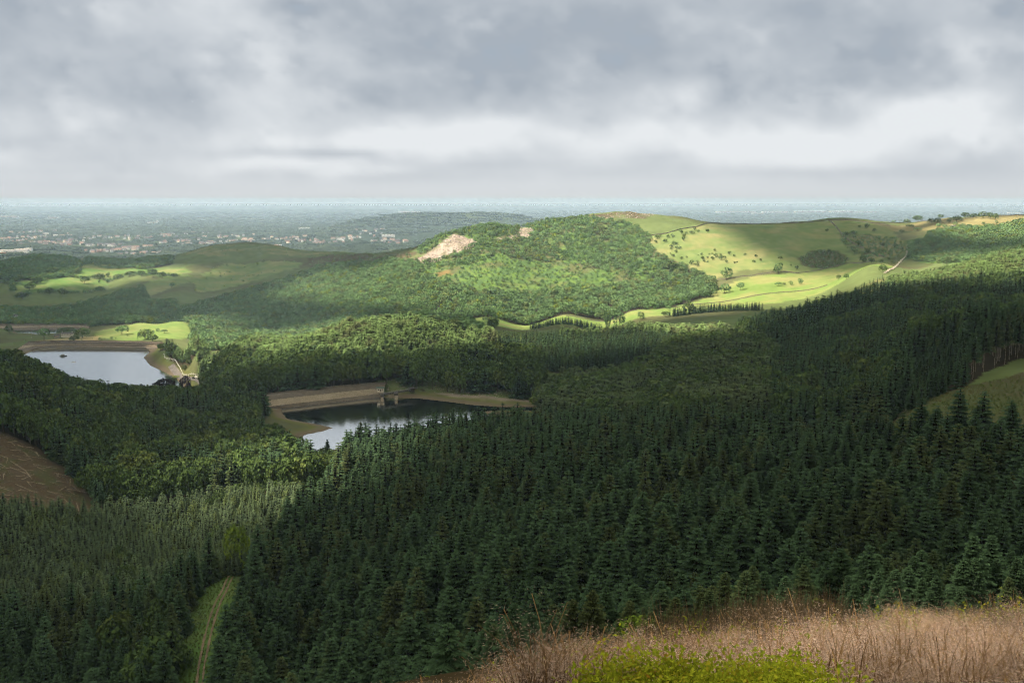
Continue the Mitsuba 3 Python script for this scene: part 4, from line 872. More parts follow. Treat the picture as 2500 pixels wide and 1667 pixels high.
for x, y, z, h, w, kind in FOREST:
    single, mass, lab, cat, grp, mlab = NAMED[kind]
    c = used.get(single, 0)
    if kind == "spruce":
        near = "spruce_near" if y < 190 else "spruce_a" if (y < 380 or c < 300) else "spruce_b" if y < 640 else "spruce_c"
    elif kind == "young":
        near = "young_a" if c < 300 else "young_b"
    elif kind == "broad":
        near = "broad_a" if c < 300 or y < 700 else "broad_b"
    elif kind == "larch_dark":
        near = "dark_pine_one" if c < 300 else "dark_pine"
    elif kind == "larch":
        near = "larch_bare" if rng.random() < 0.08 else "larch_one" if c < 300 else "larch"
    else:
        near = "hill_one" if c < 300 else "hill_light" if rng.random() < 0.05 else "hill"
    gname = G[near][rng.integers(len(G[near]))]; rot = rng.random() * 6.283; used[single] = c + 1
    if c < 300:
        key = numbered(single); tag(key, lab, cat, grp)
    else:
        key = f"{mass}__{c - 299:05d}"
        if mass not in labels:
            tag(mass, mlab, cat, kind="stuff")
    instance(key, gname, x, y, z - 0.15, h, w, rot, 0.05 * (rng.random() - 0.5))
    TRI[gname] = TRI.get(gname, 0) + 1
print("trees", {k: v for k, v in used.items()}, len(FOREST))
tri = {g: sum(len(meshkit.WRITTEN[c["filename"]][1]) for c in scene[g].values() if isinstance(c, dict)) for g in TRI}
print("triangles", sum(tri[g] * n for g, n in TRI.items()))


# ------------------------------------------------------------------ single trees
def one_tree(name, kind, x, y, h, w, label, cat="tree", grp=None, z=None):
    key = numbered(name); g = G[kind][len(scene) % len(G[kind])]
    instance(key, g, x, y, (gz(x, y) if z is None else z) - 0.2, h, w, (x * 7.1 + y) % 6.28); tag(key, label, cat, grp); return key


for x, y, h, w in pts(HAWTHORNS):
    one_tree("thorn_bush", "thorn", x, y, h, w, "round dark thorn bush dotted over the grassy hill field across the valley", "bush", "thorn bushes dotted over the hill field")
ORD = "first second third fourth fifth sixth seventh eighth ninth tenth eleventh twelfth".split()
ns = 0; nf = 0
for row in LONE.strip().splitlines():
    lab, v = row.split(";"); x, y, h, w = (float(c) for c in v.split(",")); lab = lab.split("|")[0]
    if lab == "S":
        lab = f"{ORD[ns]} dark tree from the left in the skyline row on the tan fields"; ns += 1; grp = "skyline trees on the tan fields"
    elif lab in "FML" and len(lab) == 1:
        lab, grp = {"F": ("green tree below the skyline row, on the edge of the tan fields", "trees along the lower edge of the tan fields"), "M": ("small tree at the top edge of the scattered young spruces", "trees between meadow and young spruces"),
                    "L": ("round dark field tree among the green hedged fields on the left", "field trees on the left")}[lab]
    else:
        grp = None
    one_tree("field_tree", "lime" if "lime-green" in lab else "broad_a" if "dark" in lab else "hill_one", x, y, h, w, lab, "tree", grp)
SPX = [r.split(";") for r in SPECIAL.strip().splitlines()]
SPX = [(a, *[float(c) for c in b.split(",")]) for a, b in SPX]
one_tree("copper_beech_tree", "copper", SPX[0][1], SPX[0][2], SPX[0][3], SPX[0][4], "large purple-black copper beech in front of the wide reservoir")
one_tree("copper_beech_tree", "copper", SPX[1][1], SPX[1][2], SPX[1][3], SPX[1][4], "smaller purple-black copper beech beside the road end")
one_tree("waterside_spruce_tree", "spruce_a", SPX[2][1], SPX[2][2], 10.0, 6.6, "left of two dark spruces silhouetted against the pale water", "spruce")
one_tree("waterside_spruce_tree", "spruce_a", SPX[3][1], SPX[3][2], 9.4, 5.4, "right of two dark spruces silhouetted against the pale water", "spruce")
one_tree("ride_tree", "ride", SPX[4][1], SPX[4][2], SPX[4][3] + 1, SPX[4][4], "tall yellow green broadleaf tree at the end of the grassy ride")

# tall bare-stemmed trees along the edges of the two clearings
rng = np.random.default_rng(12)
edge = resample(np.array(REG["clear_left"].exterior.coords), 1.0)
edge = edge[(edge[:, 1] > 545) & (edge[:, 1] < 660)]
for k in rng.choice(len(edge), 34, replace=False):
    x, y = edge[k] + np.array([2.5, 4.0]) + rng.normal(size=2) * 2.2
    if in_view(np.array([x]), np.array([y]), np.array([gz(x, y) + 15]))[0]:
        one_tree("edge_tree", "larch_bare" if rng.random() < 0.0 else "pine", x, y, 16 + 7 * rng.random(), 5 + 2.5 * rng.random(), "tall bare pale stemmed tree at the edge of the brown felled clearing", "tree", "bare stemmed trees around the felled clearing")
x, y = scatter("pine_edge", 8.0, rng, 0.3)
for k in range(len(x)):
    z = gz(x[k], y[k])
    if in_view(x[k:k + 1], y[k:k + 1], np.array([z + 18]))[0]:
        one_tree("tall_pine_tree", "pine", x[k], y[k], 20 + 6 * rng.random(), 5.5 + 2.5 * rng.random(), "tall pine with a long bare trunk above the right-hand clearing", "pine", "tall pines above the right clearing")

# ------------------------------------------------------------------ structures by the dark reservoir
def at(name, dz=0.0):
    return np.array(SPOTS[name]) + np.array([0, 0, dz])


for nm, lab, hgt, w in (("tower", "left, slimmer valve tower standing in the dark reservoir", 6.2, 2.2), ("tower2", "right valve tower standing at the stony edge of the dark reservoir", 6.6, 2.7)):
    key = numbered("valve_tower"); p = at(nm)
    Mesh().box(p - [0, 0, 3], (w, w, 3 + hgt * 0.62), 0.3, 0.92).put(key + "__shaft", "rubble_stone")
    Mesh().box(p + [0, 0, hgt * 0.62], (w * 1.15, w * 1.15, hgt * 0.28), 0.3).put(key + "__chamber", "dark_wood")
    Mesh().box(p + [0, 0, hgt * 0.90], (w * 1.35, w * 1.35, hgt * 0.06), 0.3).put(key + "__cap", "slate_roof")
    m = Mesh()
    for a in (-1, 1):
        for b in (-1, 1):
            m.tube(p + [a * w * 0.6, b * w * 0.6, hgt * 0.96], p + [a * w * 0.6, b * w * 0.6, hgt * 0.96 + 1.1], 0.06, 0.06, 4)
        m.tube(p + [a * w * 0.6, -w * 0.6, hgt * 0.96 + 1.1], p + [a * w * 0.6, w * 0.6, hgt * 0.96 + 1.1], 0.05, 0.05, 4).tube(p + [-w * 0.6, a * w * 0.6, hgt * 0.96 + 1.1], p + [w * 0.6, a * w * 0.6, hgt * 0.96 + 1.1], 0.05, 0.05, 4)
    m.put(key + "__railing", "steel"); tag(key, lab, "tower")
a, b = at("tower", 5.9), at("shed_dark", 1.2)
key = "footbridge"; d = (b - a); L = np.linalg.norm(d); n = 14
Mesh().add(*(lambda m: m.done())(Mesh().tube(a, b, 0.75, 0.75, 4))).put(key + "__deck", "dark_wood")
for sd in (-1, 1):
    m = Mesh(); o = np.array([-d[1], d[0], 0]) / np.hypot(d[0], d[1]) * 0.8 * sd
    m.tube(a + o + [0, 0, 1.5], b + o + [0, 0, 1.5], 0.09, 0.09, 4)
    for k in range(n):
        p0, p1 = a + d * k / n + o, a + d * (k + 1) / n + o
        m.tube(p0, p1 + [0, 0, 1.5], 0.07, 0.07, 4).tube(p1, p1 + [0, 0, 1.5], 0.07, 0.07, 4)
    m.put(key + ("__lattice_side" if sd < 0 else "__lattice_side_001"), "steel")
tag(key, "lattice footbridge from the valve tower to the bank", "footbridge")


def hut(name, p, size, wall, roof, rot, label, flat=True, cat="hut"):
    key = numbered(name); L_, W_, H_ = size
    Mesh().box(p - [0, 0, 0.8], (L_, W_, H_ + 0.8), rot).put(key + "__wall", wall)
    m = Mesh(); (m.box(p + [0, 0, H_], (L_ + 1, W_ + 1, 0.5), rot) if flat else m.roof(p + [0, 0, H_], (L_, W_, H_ * 0.55), rot)); m.put(key + "__roof", roof)
    ca, sa = math.cos(rot), math.sin(rot)
    for k, fx in enumerate((-0.28, 0.28)):
        c = p + [ca * L_ * fx + sa * (W_ / 2 + 0.02), sa * L_ * fx - ca * (W_ / 2 + 0.02), H_ * 0.35]
        Mesh().box(c, (L_ * 0.18, 0.12, H_ * 0.4), rot).put(key + ("__window" if k == 0 else "__window_001"), "window_dark")
    Mesh().box(p + [sa * (W_ / 2 + 0.02), -ca * (W_ / 2 + 0.02), 0], (1.1, 0.14, H_ * 0.75), rot).put(key + "__door", "dark_wood")
    tag(key, label, cat)


hut("hut", at("boathouse", 0.3), (6.5, 5.0, 2.6), "cream_wall", "green_roof", 0.15, "pale walled hut with a flat grey green roof on the dam shoulder")
hut("hut", at("shed_dark", 0.2), (4.2, 3.4, 2.5), "dark_wood", "slate_roof", 0.4, "small dark shed where the footbridge meets the bank")


def house(name, p, size, wall, roof, rot, label, grp=None, chimneys=2, cat="house", windows=4):
    key = numbered(name); L_, W_, H_ = size
    Mesh().box(p - [0, 0, 1.5], (L_, W_, H_ + 1.5), rot).put(key + "__wall", wall)
    Mesh().roof(p + [0, 0, H_ + 0.02], (L_, W_, H_ * 0.6), rot).put(key + "__roof", roof)
    ca, sa = math.cos(rot), math.sin(rot)
    for k in range(chimneys):
        f = -0.45 + 0.9 * k / max(1, chimneys - 1)
        Mesh().box(p + [ca * L_ * f, sa * L_ * f, H_ * 1.35], (1.2, 0.9, H_ * 0.55), rot).put(f"{key}__roof__chimney" + (f"_{k:03d}" if k else ""), wall)
    for k in range(windows):
        f = -0.4 + 0.8 * k / max(1, windows - 1); c = p + [ca * L_ * f + sa * (W_ / 2 + 0.02), sa * L_ * f - ca * (W_ / 2 + 0.02), H_ * 0.5]
        Mesh().box(c, (1.2, 0.12, 1.3), rot).put(f"{key}__window" + (f"_{k:03d}" if k else ""), "window_dark")
    tag(key, label, cat, grp)


house("farmhouse", at("farm", 1.0), (19, 8, 4.6), "cream_wall", "slate_roof", 0.05, "long pale farmhouse with a grey roof between two far reservoirs", chimneys=2)
house("farmhouse", at("farm") + [-16, -5, 0.5], (9, 6, 3), "rubble_stone", "slate_roof", 0.5, "low stone barn left of the long pale farmhouse", chimneys=0, windows=2, cat="barn")
house("cottage", at("cottage", 5), (8, 6, 6), "white_wall", "slate_roof", 1.3, "white gabled cottage among trees at the left edge", chimneys=1, windows=2)
house("farm_cottage", at("farm2", 1), (22, 7, 4), "white_wall", "slate_roof", 0.1, "long white farm building under the skyline trees", chimneys=1, windows=4)
house("farm_cottage", at("farm3", 1) + [46, 0, 1], (10, 7, 4), "white_wall", "tile_roof", 0.4, "short white farm building right of the long white one", chimneys=1, windows=2)
for i, (dx, dy) in enumerate([(-8, 12), (72, 30)]):
    p = at("farm", 0) + [dx - 70, dy + 20, 0]; p[2] = gz(p[0], p[1]); key = numbered("power_pole")
    Mesh().tube(p, p + [0, 0, 11], 0.22, 0.15, 6).put(key + "__pole", "weathered_log"); Mesh().tube(p + [-1.2, 0, 10], p + [1.2, 0, 10], 0.1, 0.1, 4).put(key + "__crossarm", "weathered_log")
    tag(key, ["left of two wooden power poles near the farmhouse", "right of two wooden power poles near the farmhouse"][i], "power pole")

# boats
p = at("raft"); key = "raft"
Mesh().box(p - [0, 0, 0.2], (9.0, 5.0, 1.0), 0.1).put(key + "__deck", "dark_wood")
Mesh().box(p + [-1, 0, 0.8], (4.5, 3.4, 1.8), 0.1).put(key + "__cabin", "grey_metal")
m = Mesh()
for sx in (-4.2, 4.2):
    for sy in (-2.2, 2.2):
        m.tube(p + [sx, sy, 0.8], p + [sx, sy, 2.4], 0.12, 0.12, 4)
m.put(key + "__railing", "dark_wood"); tag(key, "dark moored raft with a small cabin on the wide reservoir", "raft")
p = at("buoy"); key = "rowing_boat"
hull = np.array([[-3, 0, .6], [-2.2, -.9, .55], [0, -1.1, .5], [2.6, -.6, .6], [3.4, 0, .8], [2.6, .6, .6], [0, 1.1, .5], [-2.2, .9, .55]]); low = hull * [0.8, 0.6, 0] + [0, 0, -0.15]; N = 8; i = np.arange(N); j = (i + 1) % N
inn = hull * [0.86, 0.8, 0] + [0, 0, 0.15]
put(key + "__hull", np.vstack([hull, low, inn, [[0, 0, .15]]]) + p, np.vstack([np.stack([i, i + N, j + N], 1), np.stack([i, j + N, j], 1), np.stack([i, j, j + 2 * N], 1), np.stack([i, j + 2 * N, i + 2 * N], 1), np.stack([i + 2 * N, j + 2 * N, i * 0 + 3 * N], 1)]), "white_paint")
Mesh().box(p + [0.2, 0, 0.35], (0.3, 1.7, 0.08)).box(p + [-1.5, 0, 0.35], (0.3, 1.5, 0.08)).put(key + "__thwarts", "weathered_log"); tag(key, "small white rowing boat below the dark raft on the wide reservoir", "boat")


# vehicles on the road
def vehicle(name, p, rot, paint, van, label, cat):
    key = numbered(name); ca, sa = math.cos(rot), math.sin(rot)

    def loc(x, y, z):
        return p + np.array([ca * x - sa * y, sa * x + ca * y, z])
    L_, W_, H_ = (5.4, 2.1, 2.3) if van else (4.4, 1.8, 1.4)
    prof = ([(-2.7, .45), (2.55, .45), (2.7, 1.0), (2.0, 1.25), (1.35, 2.15), (-2.6, 2.3)] if van else [(-2.2, .35), (2.2, .35), (2.2, .75), (1.2, .9), (.5, 1.4), (-1.3, 1.42), (-2.1, .95)])
    n = len(prof); v = [loc(x, -W_ / 2, z) for x, z in prof] + [loc(x, W_ / 2, z) for x, z in prof]; i = np.arange(n); j = (i + 1) % n
    f = np.vstack([np.stack([i, j, j + n], 1), np.stack([i, j + n, i + n], 1), np.stack([i[1:-1] * 0, i[2:], i[1:-1]], 1), np.stack([i[1:-1] * 0 + n, i[1:-1] + n, i[2:] + n], 1)])
    put(key + "__body", np.array(v), f, paint)
    q = 0
    for x in (-1.6, 1.65) if van else (-1.3, 1.35):
        for y in (-W_ / 2, W_ / 2):
            Mesh().tube(loc(x, y - .12, .36), loc(x, y + .12, .36), .36, .36, 10).put(f"{key}__wheel" + (f"_{q:03d}" if q else ""), "rubber"); q += 1
    z = prof[3 if van else 3]
    Mesh().box(loc(1.75 if van else .9, 0, 1.3 if van else .95), (.5, W_ * 0.9, .65 if van else .35), rot).put(key + "__windscreen", "window_dark")
    tag(key, label, cat)


rd = math.atan2(*(LINE["road"][4] - LINE["road"][2])[::-1])
for nm, paint, van, lab, cat in (("van", "white_paint", True, "white van on the road along the right shore of the wide reservoir", "van"), ("car", "dark_paint", False, "dark car just beyond the white van on the reservoir road", "car")):
    p = at(nm); p[2] = gz(p[0], p[1]) + 0.82; vehicle("parked_" + nm, p, rd + math.pi, paint, van, lab, cat)
# white roadside wall and fence
q = resample(LINE["fence"], 3.0); zq = ground_z(q[:, 0], q[:, 1]) + 0.8
m = Mesh()
for k in range(len(q) - 1):
    for hh in (0.6, 1.15, 1.7):
        m.tube([*q[k], zq[k] + hh], [*q[k + 1], zq[k + 1] + hh], 0.10, 0.10, 4)
m.put("fence__rails", "white_paint"); m = Mesh()
for k in range(len(q)):
    m.tube([*q[k], zq[k] - 1], [*q[k], zq[k] + 1.9], 0.12, 0.12, 4)
m.put("fence__posts", "white_paint"); tag("fence", "white rail fence following the road above the wide reservoir", "fence")

# ------------------------------------------------------------------ felled clearing: logs, stumps, brash
rng = np.random.default_rng(31)
x, y = scatter(REG["clear_left"].buffer(-6), 3.0, rng, 0.5)
sel = np.nonzero(in_view(x, y, ground_z(x, y) + 1))[0]; sel = rng.permutation(sel)
for k in sel[:80]:
    ln = rng.uniform(4, 15); a = rng.normal(0.5, 0.9); d = np.array([math.cos(a), -math.sin(a)]) * ln / 2
    p0, p1 = np.array([x[k], y[k]]) - d, np.array([x[k], y[k]]) + d; key = numbered("felled_log"); r = rng.uniform(0.11, 0.24)
    Mesh().tube([*p0, gz(*p0) + 0.35], [*p1, gz(*p1) + 0.35], r, r * 0.6, 5).put(key, "weathered_log")
    tag(key, "thin pale log lying among the brash of the felled clearing", "log", "logs lying in the felled clearing")
V, F_, n = [], [], 0
for k in sel[120:1000]:
    for _ in range(5):
        c = np.array([x[k], y[k]]) + rng.normal(size=2) * 1.5; ln = rng.uniform(0.8, 3.2); a = rng.uniform(0, 6.28); d = np.array([math.cos(a), math.sin(a), rng.normal() * 0.15]) * ln / 2
        o = np.array([-d[1], d[0], 0.3]) / ln * 0.12; V.append((c, d, o))
cz = ground_z(np.array([c[0] for c, _, _ in V]), np.array([c[1] for c, _, _ in V])) + 0.25
vv = np.vstack([[[c[0], c[1], z] - d, [c[0], c[1], z] + d, [c[0], c[1], z + 0.12] + o] for (c, d, o), z in zip(V, cz)])
scene["brash_twigs"] = diffuse(proc(lambda p, n, uv: mix((0.09, 0.065, 0.045), (0.30, 0.25, 0.19), cell_rand(p.x * 0.7, p.y * 0.7))))
put("brash", vv, np.arange(len(vv)).reshape(-1, 3), "brash_twigs"); tag("brash", "grey brown branches and twigs littering the felled clearing", "brash", kind="stuff")

# quarry rubble and shore stones
x = np.concatenate([scatter(k, s, rng, 0.5)[0] for k, s in (("scree_a", 5), ("scree_a2", 5), ("scree_b", 6), ("bank_dam", 3.2))]); rng = np.random.default_rng(33)
rk = trimesh.creation.icosphere(subdivisions=1, radius=1.0); rv = np.array(rk.vertices); rv = rv * (0.7 + 0.6 * rng.random((len(rv), 1))); scene["kind_rock"] = {"type": "shapegroup", "rock": mikit.ply((rv, np.array(rk.faces)), "quarry_rock")}
scene["quarry_rock"] = diffuse(proc(lambda p, n, uv: mix((0.26, 0.23, 0.21), (0.46, 0.40, 0.365), cell_rand(p.x / 3, p.y / 3, p.z / 3))))
c = 0
for k, s, a, b in (("scree_a", 6.5, 0.5, 2.6), ("scree_a2", 6.5, 0.6, 3.0), ("scree_b", 7, 0.6, 2.8), ("scarp", 8, 0.6, 2.5), ("bank_dam", 3.4, 0.2, 0.7)):
    x, y = scatter(k, s, rng, 0.5); z = ground_z(x, y)
    for i in range(len(x)):
        c += 1; r = a + (b - a) * rng.random() ** 3; instance(f"rubble__{c:04d}", "kind_rock", x[i], y[i], z[i], r * 0.8, r, rng.random() * 6)
tag("rubble", "pale pinkish boulders strewn over the quarry faces and the reservoir bank", "rubble", kind="stuff")

# ------------------------------------------------------------------ the plain: woods, hedgerow trees, the town, sheds, pylons
G["clump"] = []
for i in range(5):
    g = np.random.default_rng(300 + i); m = Mesh(); uv = []
    for k in range(9):
        b = trimesh.creation.icosphere(subdivisions=1, radius=1.0); v = np.array(b.vertices); s = 0.10 + 0.07 * g.random()
        v = v * (0.75 + 0.5 * g.random((len(v), 1))) * [s, s * 1.5, 0.34 + 0.3 * g.random()] + [(k / 8 - 0.5) * 0.86 + 0.05 * g.normal(), 0.12 * g.normal(), 0.35]
        m.add(v, b.faces); uv += [(t, g.random()) for t in g.random(len(v))]
    v, f = m.done(); G["clump"].append(group(f"kind_clump{i}", crown=mikit.ply((v, f), "far_leaves", uv=np.array(uv))))
TN = pts(TOWN)
rng = np.random.default_rng(41); n = 11000
y = np.exp(rng.uniform(np.log(4350), np.log(20000), n)); x = y * rng.uniform(-0.54, 0.54, n)
dens = meshkit.fbm(np.stack([x / 1100, y / 2400, x * 0], -1), 3, 91); keep = rng.random(n) < np.clip((dens - 0.36) * 5, 0.16, 1)
for cx, cy, sx, sy in TN:
    keep &= ~((((x - cx) / (sx * 1.0)) ** 2 + ((y - cy) / (sy * 1.0)) ** 2 < 1) & (rng.random(n) < 0.72))
x, y = x[keep], y[keep]; z = np.where(np.hypot(x, y) < 4560, ground_z(x, y), plain_z(x, y)); ok = in_view(x, y, z + 14); c = 0
for k in np.nonzero(ok)[0]:
    c += 1; s = rng.uniform(0.7, 1.3); far = max(0, y[k] - 7000) / 7000; a_ = rng.normal() * 0.25; w_ = 80 * s * (1 + 2.2 * far); d_ = 80 * s
    M = np.array([[w_ * math.cos(a_), -d_ * math.sin(a_), 0, x[k]], [w_ * math.sin(a_), d_ * math.cos(a_), 0, y[k]], [0, 0, rng.uniform(11, 17), z[k] - 1], [0, 0, 0, 1.0]])
    scene[f"distant_wood__{c:05d}"] = {"type": "instance", "to_world": T4(M), "shapegroup": {"type": "ref", "id": G["clump"][c % 5]}}
tag("distant_wood", "hazy blue green woods and hedgerow trees across the far plain", "wood", kind="stuff")


def plan_house(L_, W_, H_):
    return Mesh().box((0, 0, -1), (L_, W_, H_ + 1)), Mesh().roof((0, 0, H_), (L_, W_, H_ * 0.55))


for i, (L_, wall, roof) in enumerate(((11, "white_wall", "slate_roof"), (11, "brick_wall", "tile_roof"), (22, "brick_wall", "slate_roof"), (24, "cream_wall", "tile_roof"), (14, "white_wall", "slate_roof"))):
    a, b = plan_house(L_, 9, 6); scene[f"kind_house{i}"] = {"type": "shapegroup", "wall": mikit.ply(a.done(), wall), "roof": mikit.ply(b.done(), roof)}
H = []
for cx, cy, sx, sy in TN:
    m = int(np.clip(sx * sy / 9000, 16, 70)); xs = rng.normal(cx, sx * 0.5, m); ys = rng.normal(cy, sy * 0.5, m)
    for a, b in zip(xs, ys):
        if 4480 < b < 14000:
            H.append((a, b))
H = np.array(H); hz = np.where(np.hypot(H[:, 0], H[:, 1]) < 4560, ground_z(H[:, 0], H[:, 1]), plain_z(H[:, 0], H[:, 1])); ok = in_view(H[:, 0], H[:, 1], hz + 10); o = np.argsort(H[:, 1]); c = 0
for k in o:
    if not ok[k]:
        continue
    s = rng.uniform(0.9, 1.35); i = rng.integers(5); rot = rng.normal(0.1, 0.5)
    if c < 300:
        key = numbered("town_house"); tag(key, "small gabled house of the hazy town on the plain", "house", "houses of the town on the plain")
    else:
        key = f"town__{c - 299:04d}"
    instance(key, f"kind_house{i}", H[k, 0], H[k, 1], hz[k] + 1.5, 1.25 * s, s, rot); c += 1
if c > 300:
    tag("town", "red and white roofs of the farther town streets", "houses", kind="stuff")
SHL = ["long white factory block at the left edge of the town", "white factory block second from the left edge", "orange panelled factory block at the far left", "white factory end block beside the wood", "orange topped factory block between white ones", "row of white sheds left of the quarried hill",
       "white works on the middle plain", "white works tower on the middle plain", "tan field barns at the far left horizon", "thin white sheds on the left horizon", "thin white shed line above the quarried hill's left slope", "pale tan buildings on the low wooded ridge",
       "pale tan buildings left on the low wooded ridge", "leftmost long white shed on the horizon over the hill field", "second long white shed on the horizon over the hill field", "third long white shed on the horizon over the hill field", "fourth long white shed on the horizon over the hill field", "rightmost long white shed on the horizon over the hill field", "nearer short white shed on the horizon over the hill field",
       "faint white shed on the right horizon", "white hall in the town right of the grassy knoll", "white shed beyond the grassy hill crest", "white hall at the foot of the town trees", "bright white block in the left town rows", "bright white chapel like block in the left town rows"]
for i, row in enumerate(SHEDS.split()):
    a, b, w, h, cc = row.split(","); a, b, w, h = float(a), float(b), float(w), float(h); z = float(plain_z(np.array([a]), np.array([b]))[0]); key = numbered("works_shed")
    h = max(h, 6.0); dpt = min(max(w * 0.3, 20), 120)
    Mesh().box((a, b, z - 3), (w, dpt, h + 3 + 4), 0.08).put(key + "__wall", {"w": "white_wall", "o": "orange_panel", "t": "tan_wall"}[cc])
    Mesh().box((a, b, z + h + 4.02), (w + 1, dpt + 1, max(1.0, h * 0.12)), 0.08).put(key + "__roof", {"w": "white_wall", "o": "white_wall", "t": "tan_wall"}[cc])
    tag(key, SHL[i], "shed")
for i, (a, b) in enumerate(pts(PYLONS)):
    z = float(plain_z(np.array([a]), np.array([b]))[0]); key = numbered("pylon"); hh = 50.0; m = Mesh()
    for sx in (-1, 1):
        for sy in (-1, 1):
            m.tube([a + sx * 4, b + sy * 4, z], [a + sx * 0.7, b + sy * 0.7, z + hh], 0.35, 0.25, 4)
    for k in range(6):
        w0, w1 = 4 - 3.3 * k / 6, 4 - 3.3 * (k + 1) / 6; z0, z1 = z + hh * k / 6, z + hh * (k + 1) / 6
        m.tube([a - w0, b - w0, z0], [a + w1, b - w1, z1], 0.2, 0.2, 3).tube([a + w0, b - w0, z0], [a - w1, b - w1, z1], 0.2, 0.2, 3)
    m.put(key + "__mast", "steel")
    for q_, (zz, ww) in enumerate(((0.66, 9), (0.80, 11), (0.93, 8))):
        Mesh().tube([a - ww, b, z + hh * zz], [a + ww, b, z + hh * zz], 0.4, 0.4, 4).put(f"{key}__crossarm" + (f"_{q_:03d}" if q_ else ""), "steel")
    tag(key, ["lattice pylon over the town at the left", "lattice pylon on the plain left of the quarried hill", "faint lattice pylon on the middle plain"][i], "pylon")

# ------------------------------------------------------------------ the heath in front: hair grass, bilberry, rushes, seedlings
def grass_tuft(seed, stems, tall, spread, spikes, straw_w=0.0035, spike=0.012):
    g = np.random.default_rng(seed); V, F, UV = [], [], []

    def tri(a, b, c, u, q):
        n = len(V); V.extend([a, b, c]); UV.extend([(u, q)] * 3); F.append((n, n + 1, n + 2))
    for i in range(stems):
        a = g.uniform(0, 6.28); ln = tall * g.uniform(0.6, 1.1); out = spread * g.uniform(0.2, 1.0); q = g.random(); d = np.array([math.cos(a), math.sin(a), 0]); t = np.array([-d[1], d[0], 0])
        b0 = d * 0.03 + t * g.normal() * 0.05; p = [b0 + d * out * f ** 1.7 + np.array([0, 0, ln * (f - 0.22 * f ** 3)]) for f in (0, 0.35, 0.7, 1.0)]
        for k in range(3):
            w = t * straw_w * (1.4 - 0.3 * k); tri(p[k] - w, p[k] + w, p[k + 1] + w, 0.25, q); tri(p[k] - w, p[k + 1] + w, p[k + 1] - w, 0.25, q)
        for s in range(spikes):
            f = 0.50 + 0.5 * g.random(); c = b0 + d * out * f ** 1.7 + np.array([0, 0, ln * (f - 0.22 * f ** 3)]); r = 0.10 * (1.25 - f) + 0.02
            o = g.normal(size=3) * r * [1, 1, 0.6]; o[2] -= 0.3 * r; e = c + o; w = g.normal(size=3); w *= spike / np.linalg.norm(w); h_ = np.array([o[0], o[1], -abs(o[2])]); h_ *= spike * 1.2 / (np.linalg.norm(h_) + 1e-6)
            tri(e - h_, e + w * 0.35, e + h_, 0.8, g.random())
    for i in range(stems):                                # green and rusty leaves at the foot
        a = g.uniform(0, 6.28); d = np.array([math.cos(a), math.sin(a), 0]); t = np.array([-d[1], d[0], 0]); ln = tall * g.uniform(0.25, 0.55)
        tri(d * 0.02 - t * 0.004, d * 0.02 + t * 0.004, d * ln * 0.7 + np.array([0, 0, ln * 0.75]), -0.8, g.random())
    return np.array(V), np.array(F), np.array(UV)


def heath_fn(p, n, uv):
    seed_c = mix((0.42, 0.30, 0.245), (0.80, 0.665, 0.60), uv.y); stem = mix((0.20, 0.125, 0.065), (0.38, 0.24, 0.11), uv.y); leaf = mix((0.09, 0.105, 0.022), (0.26, 0.13, 0.04), uv.y)
    patch_ = fbm(p.x / 1.3, p.y / 1.3, 4.0, 3); rust = smoothstep(0.5, 0.75, fbm(p.x / 2.1 + 9.0, p.y / 2.1, 1.0, 2))
    seed_c = mix(seed_c, mi.Color3f(0.40, 0.235, 0.14), rust * 0.5)
    return dr.select(uv.x < -0.5, leaf, dr.select(uv.x > 0.5, seed_c, stem)) * (0.15 + 1.75 * patch_)


scene["heath_grass"] = diffuse(proc(heath_fn))
scene["bilberry_leaf"] = {"type": "principledthin", "base_color": proc(lambda p, n, uv: mix(mix((0.13, 0.19, 0.014), (0.44, 0.50, 0.04), uv.y), mi.Color3f(0.34, 0.13, 0.02), 0.75 * smoothstep(0.93, 0.98, uv.x)) * (0.7 + 0.6 * noise(p.x * 2.2, p.y * 2.2))), "roughness": 0.5, "diff_trans": 0.7, "eta": 1.4}
scene["rush_blade"] = diffuse(proc(lambda p, n, uv: mix((0.07, 0.055, 0.035), (0.19, 0.15, 0.095), uv.y)))
scene["seedling_leaf"] = {"type": "principledthin", "base_color": proc(lambda p, n, uv: mix((0.06, 0.12, 0.02), (0.20, 0.30, 0.05), uv.y)), "roughness": 0.5, "diff_trans": 0.6, "eta": 1.4}
for i in range(4):
    scene[f"kind_tuft{i}"] = {"type": "shapegroup", "grass": as_ply(grass_tuft(400 + i, 17, 0.62, 0.30, 60, 0.0028, 0.0095), "heath_grass")}
    scene[f"kind_far_tuft{i}"] = {"type": "shapegroup", "grass": as_ply(grass_tuft(410 + i, 13, 0.66, 0.34, 40, 0.005, 0.016), "heath_grass")}


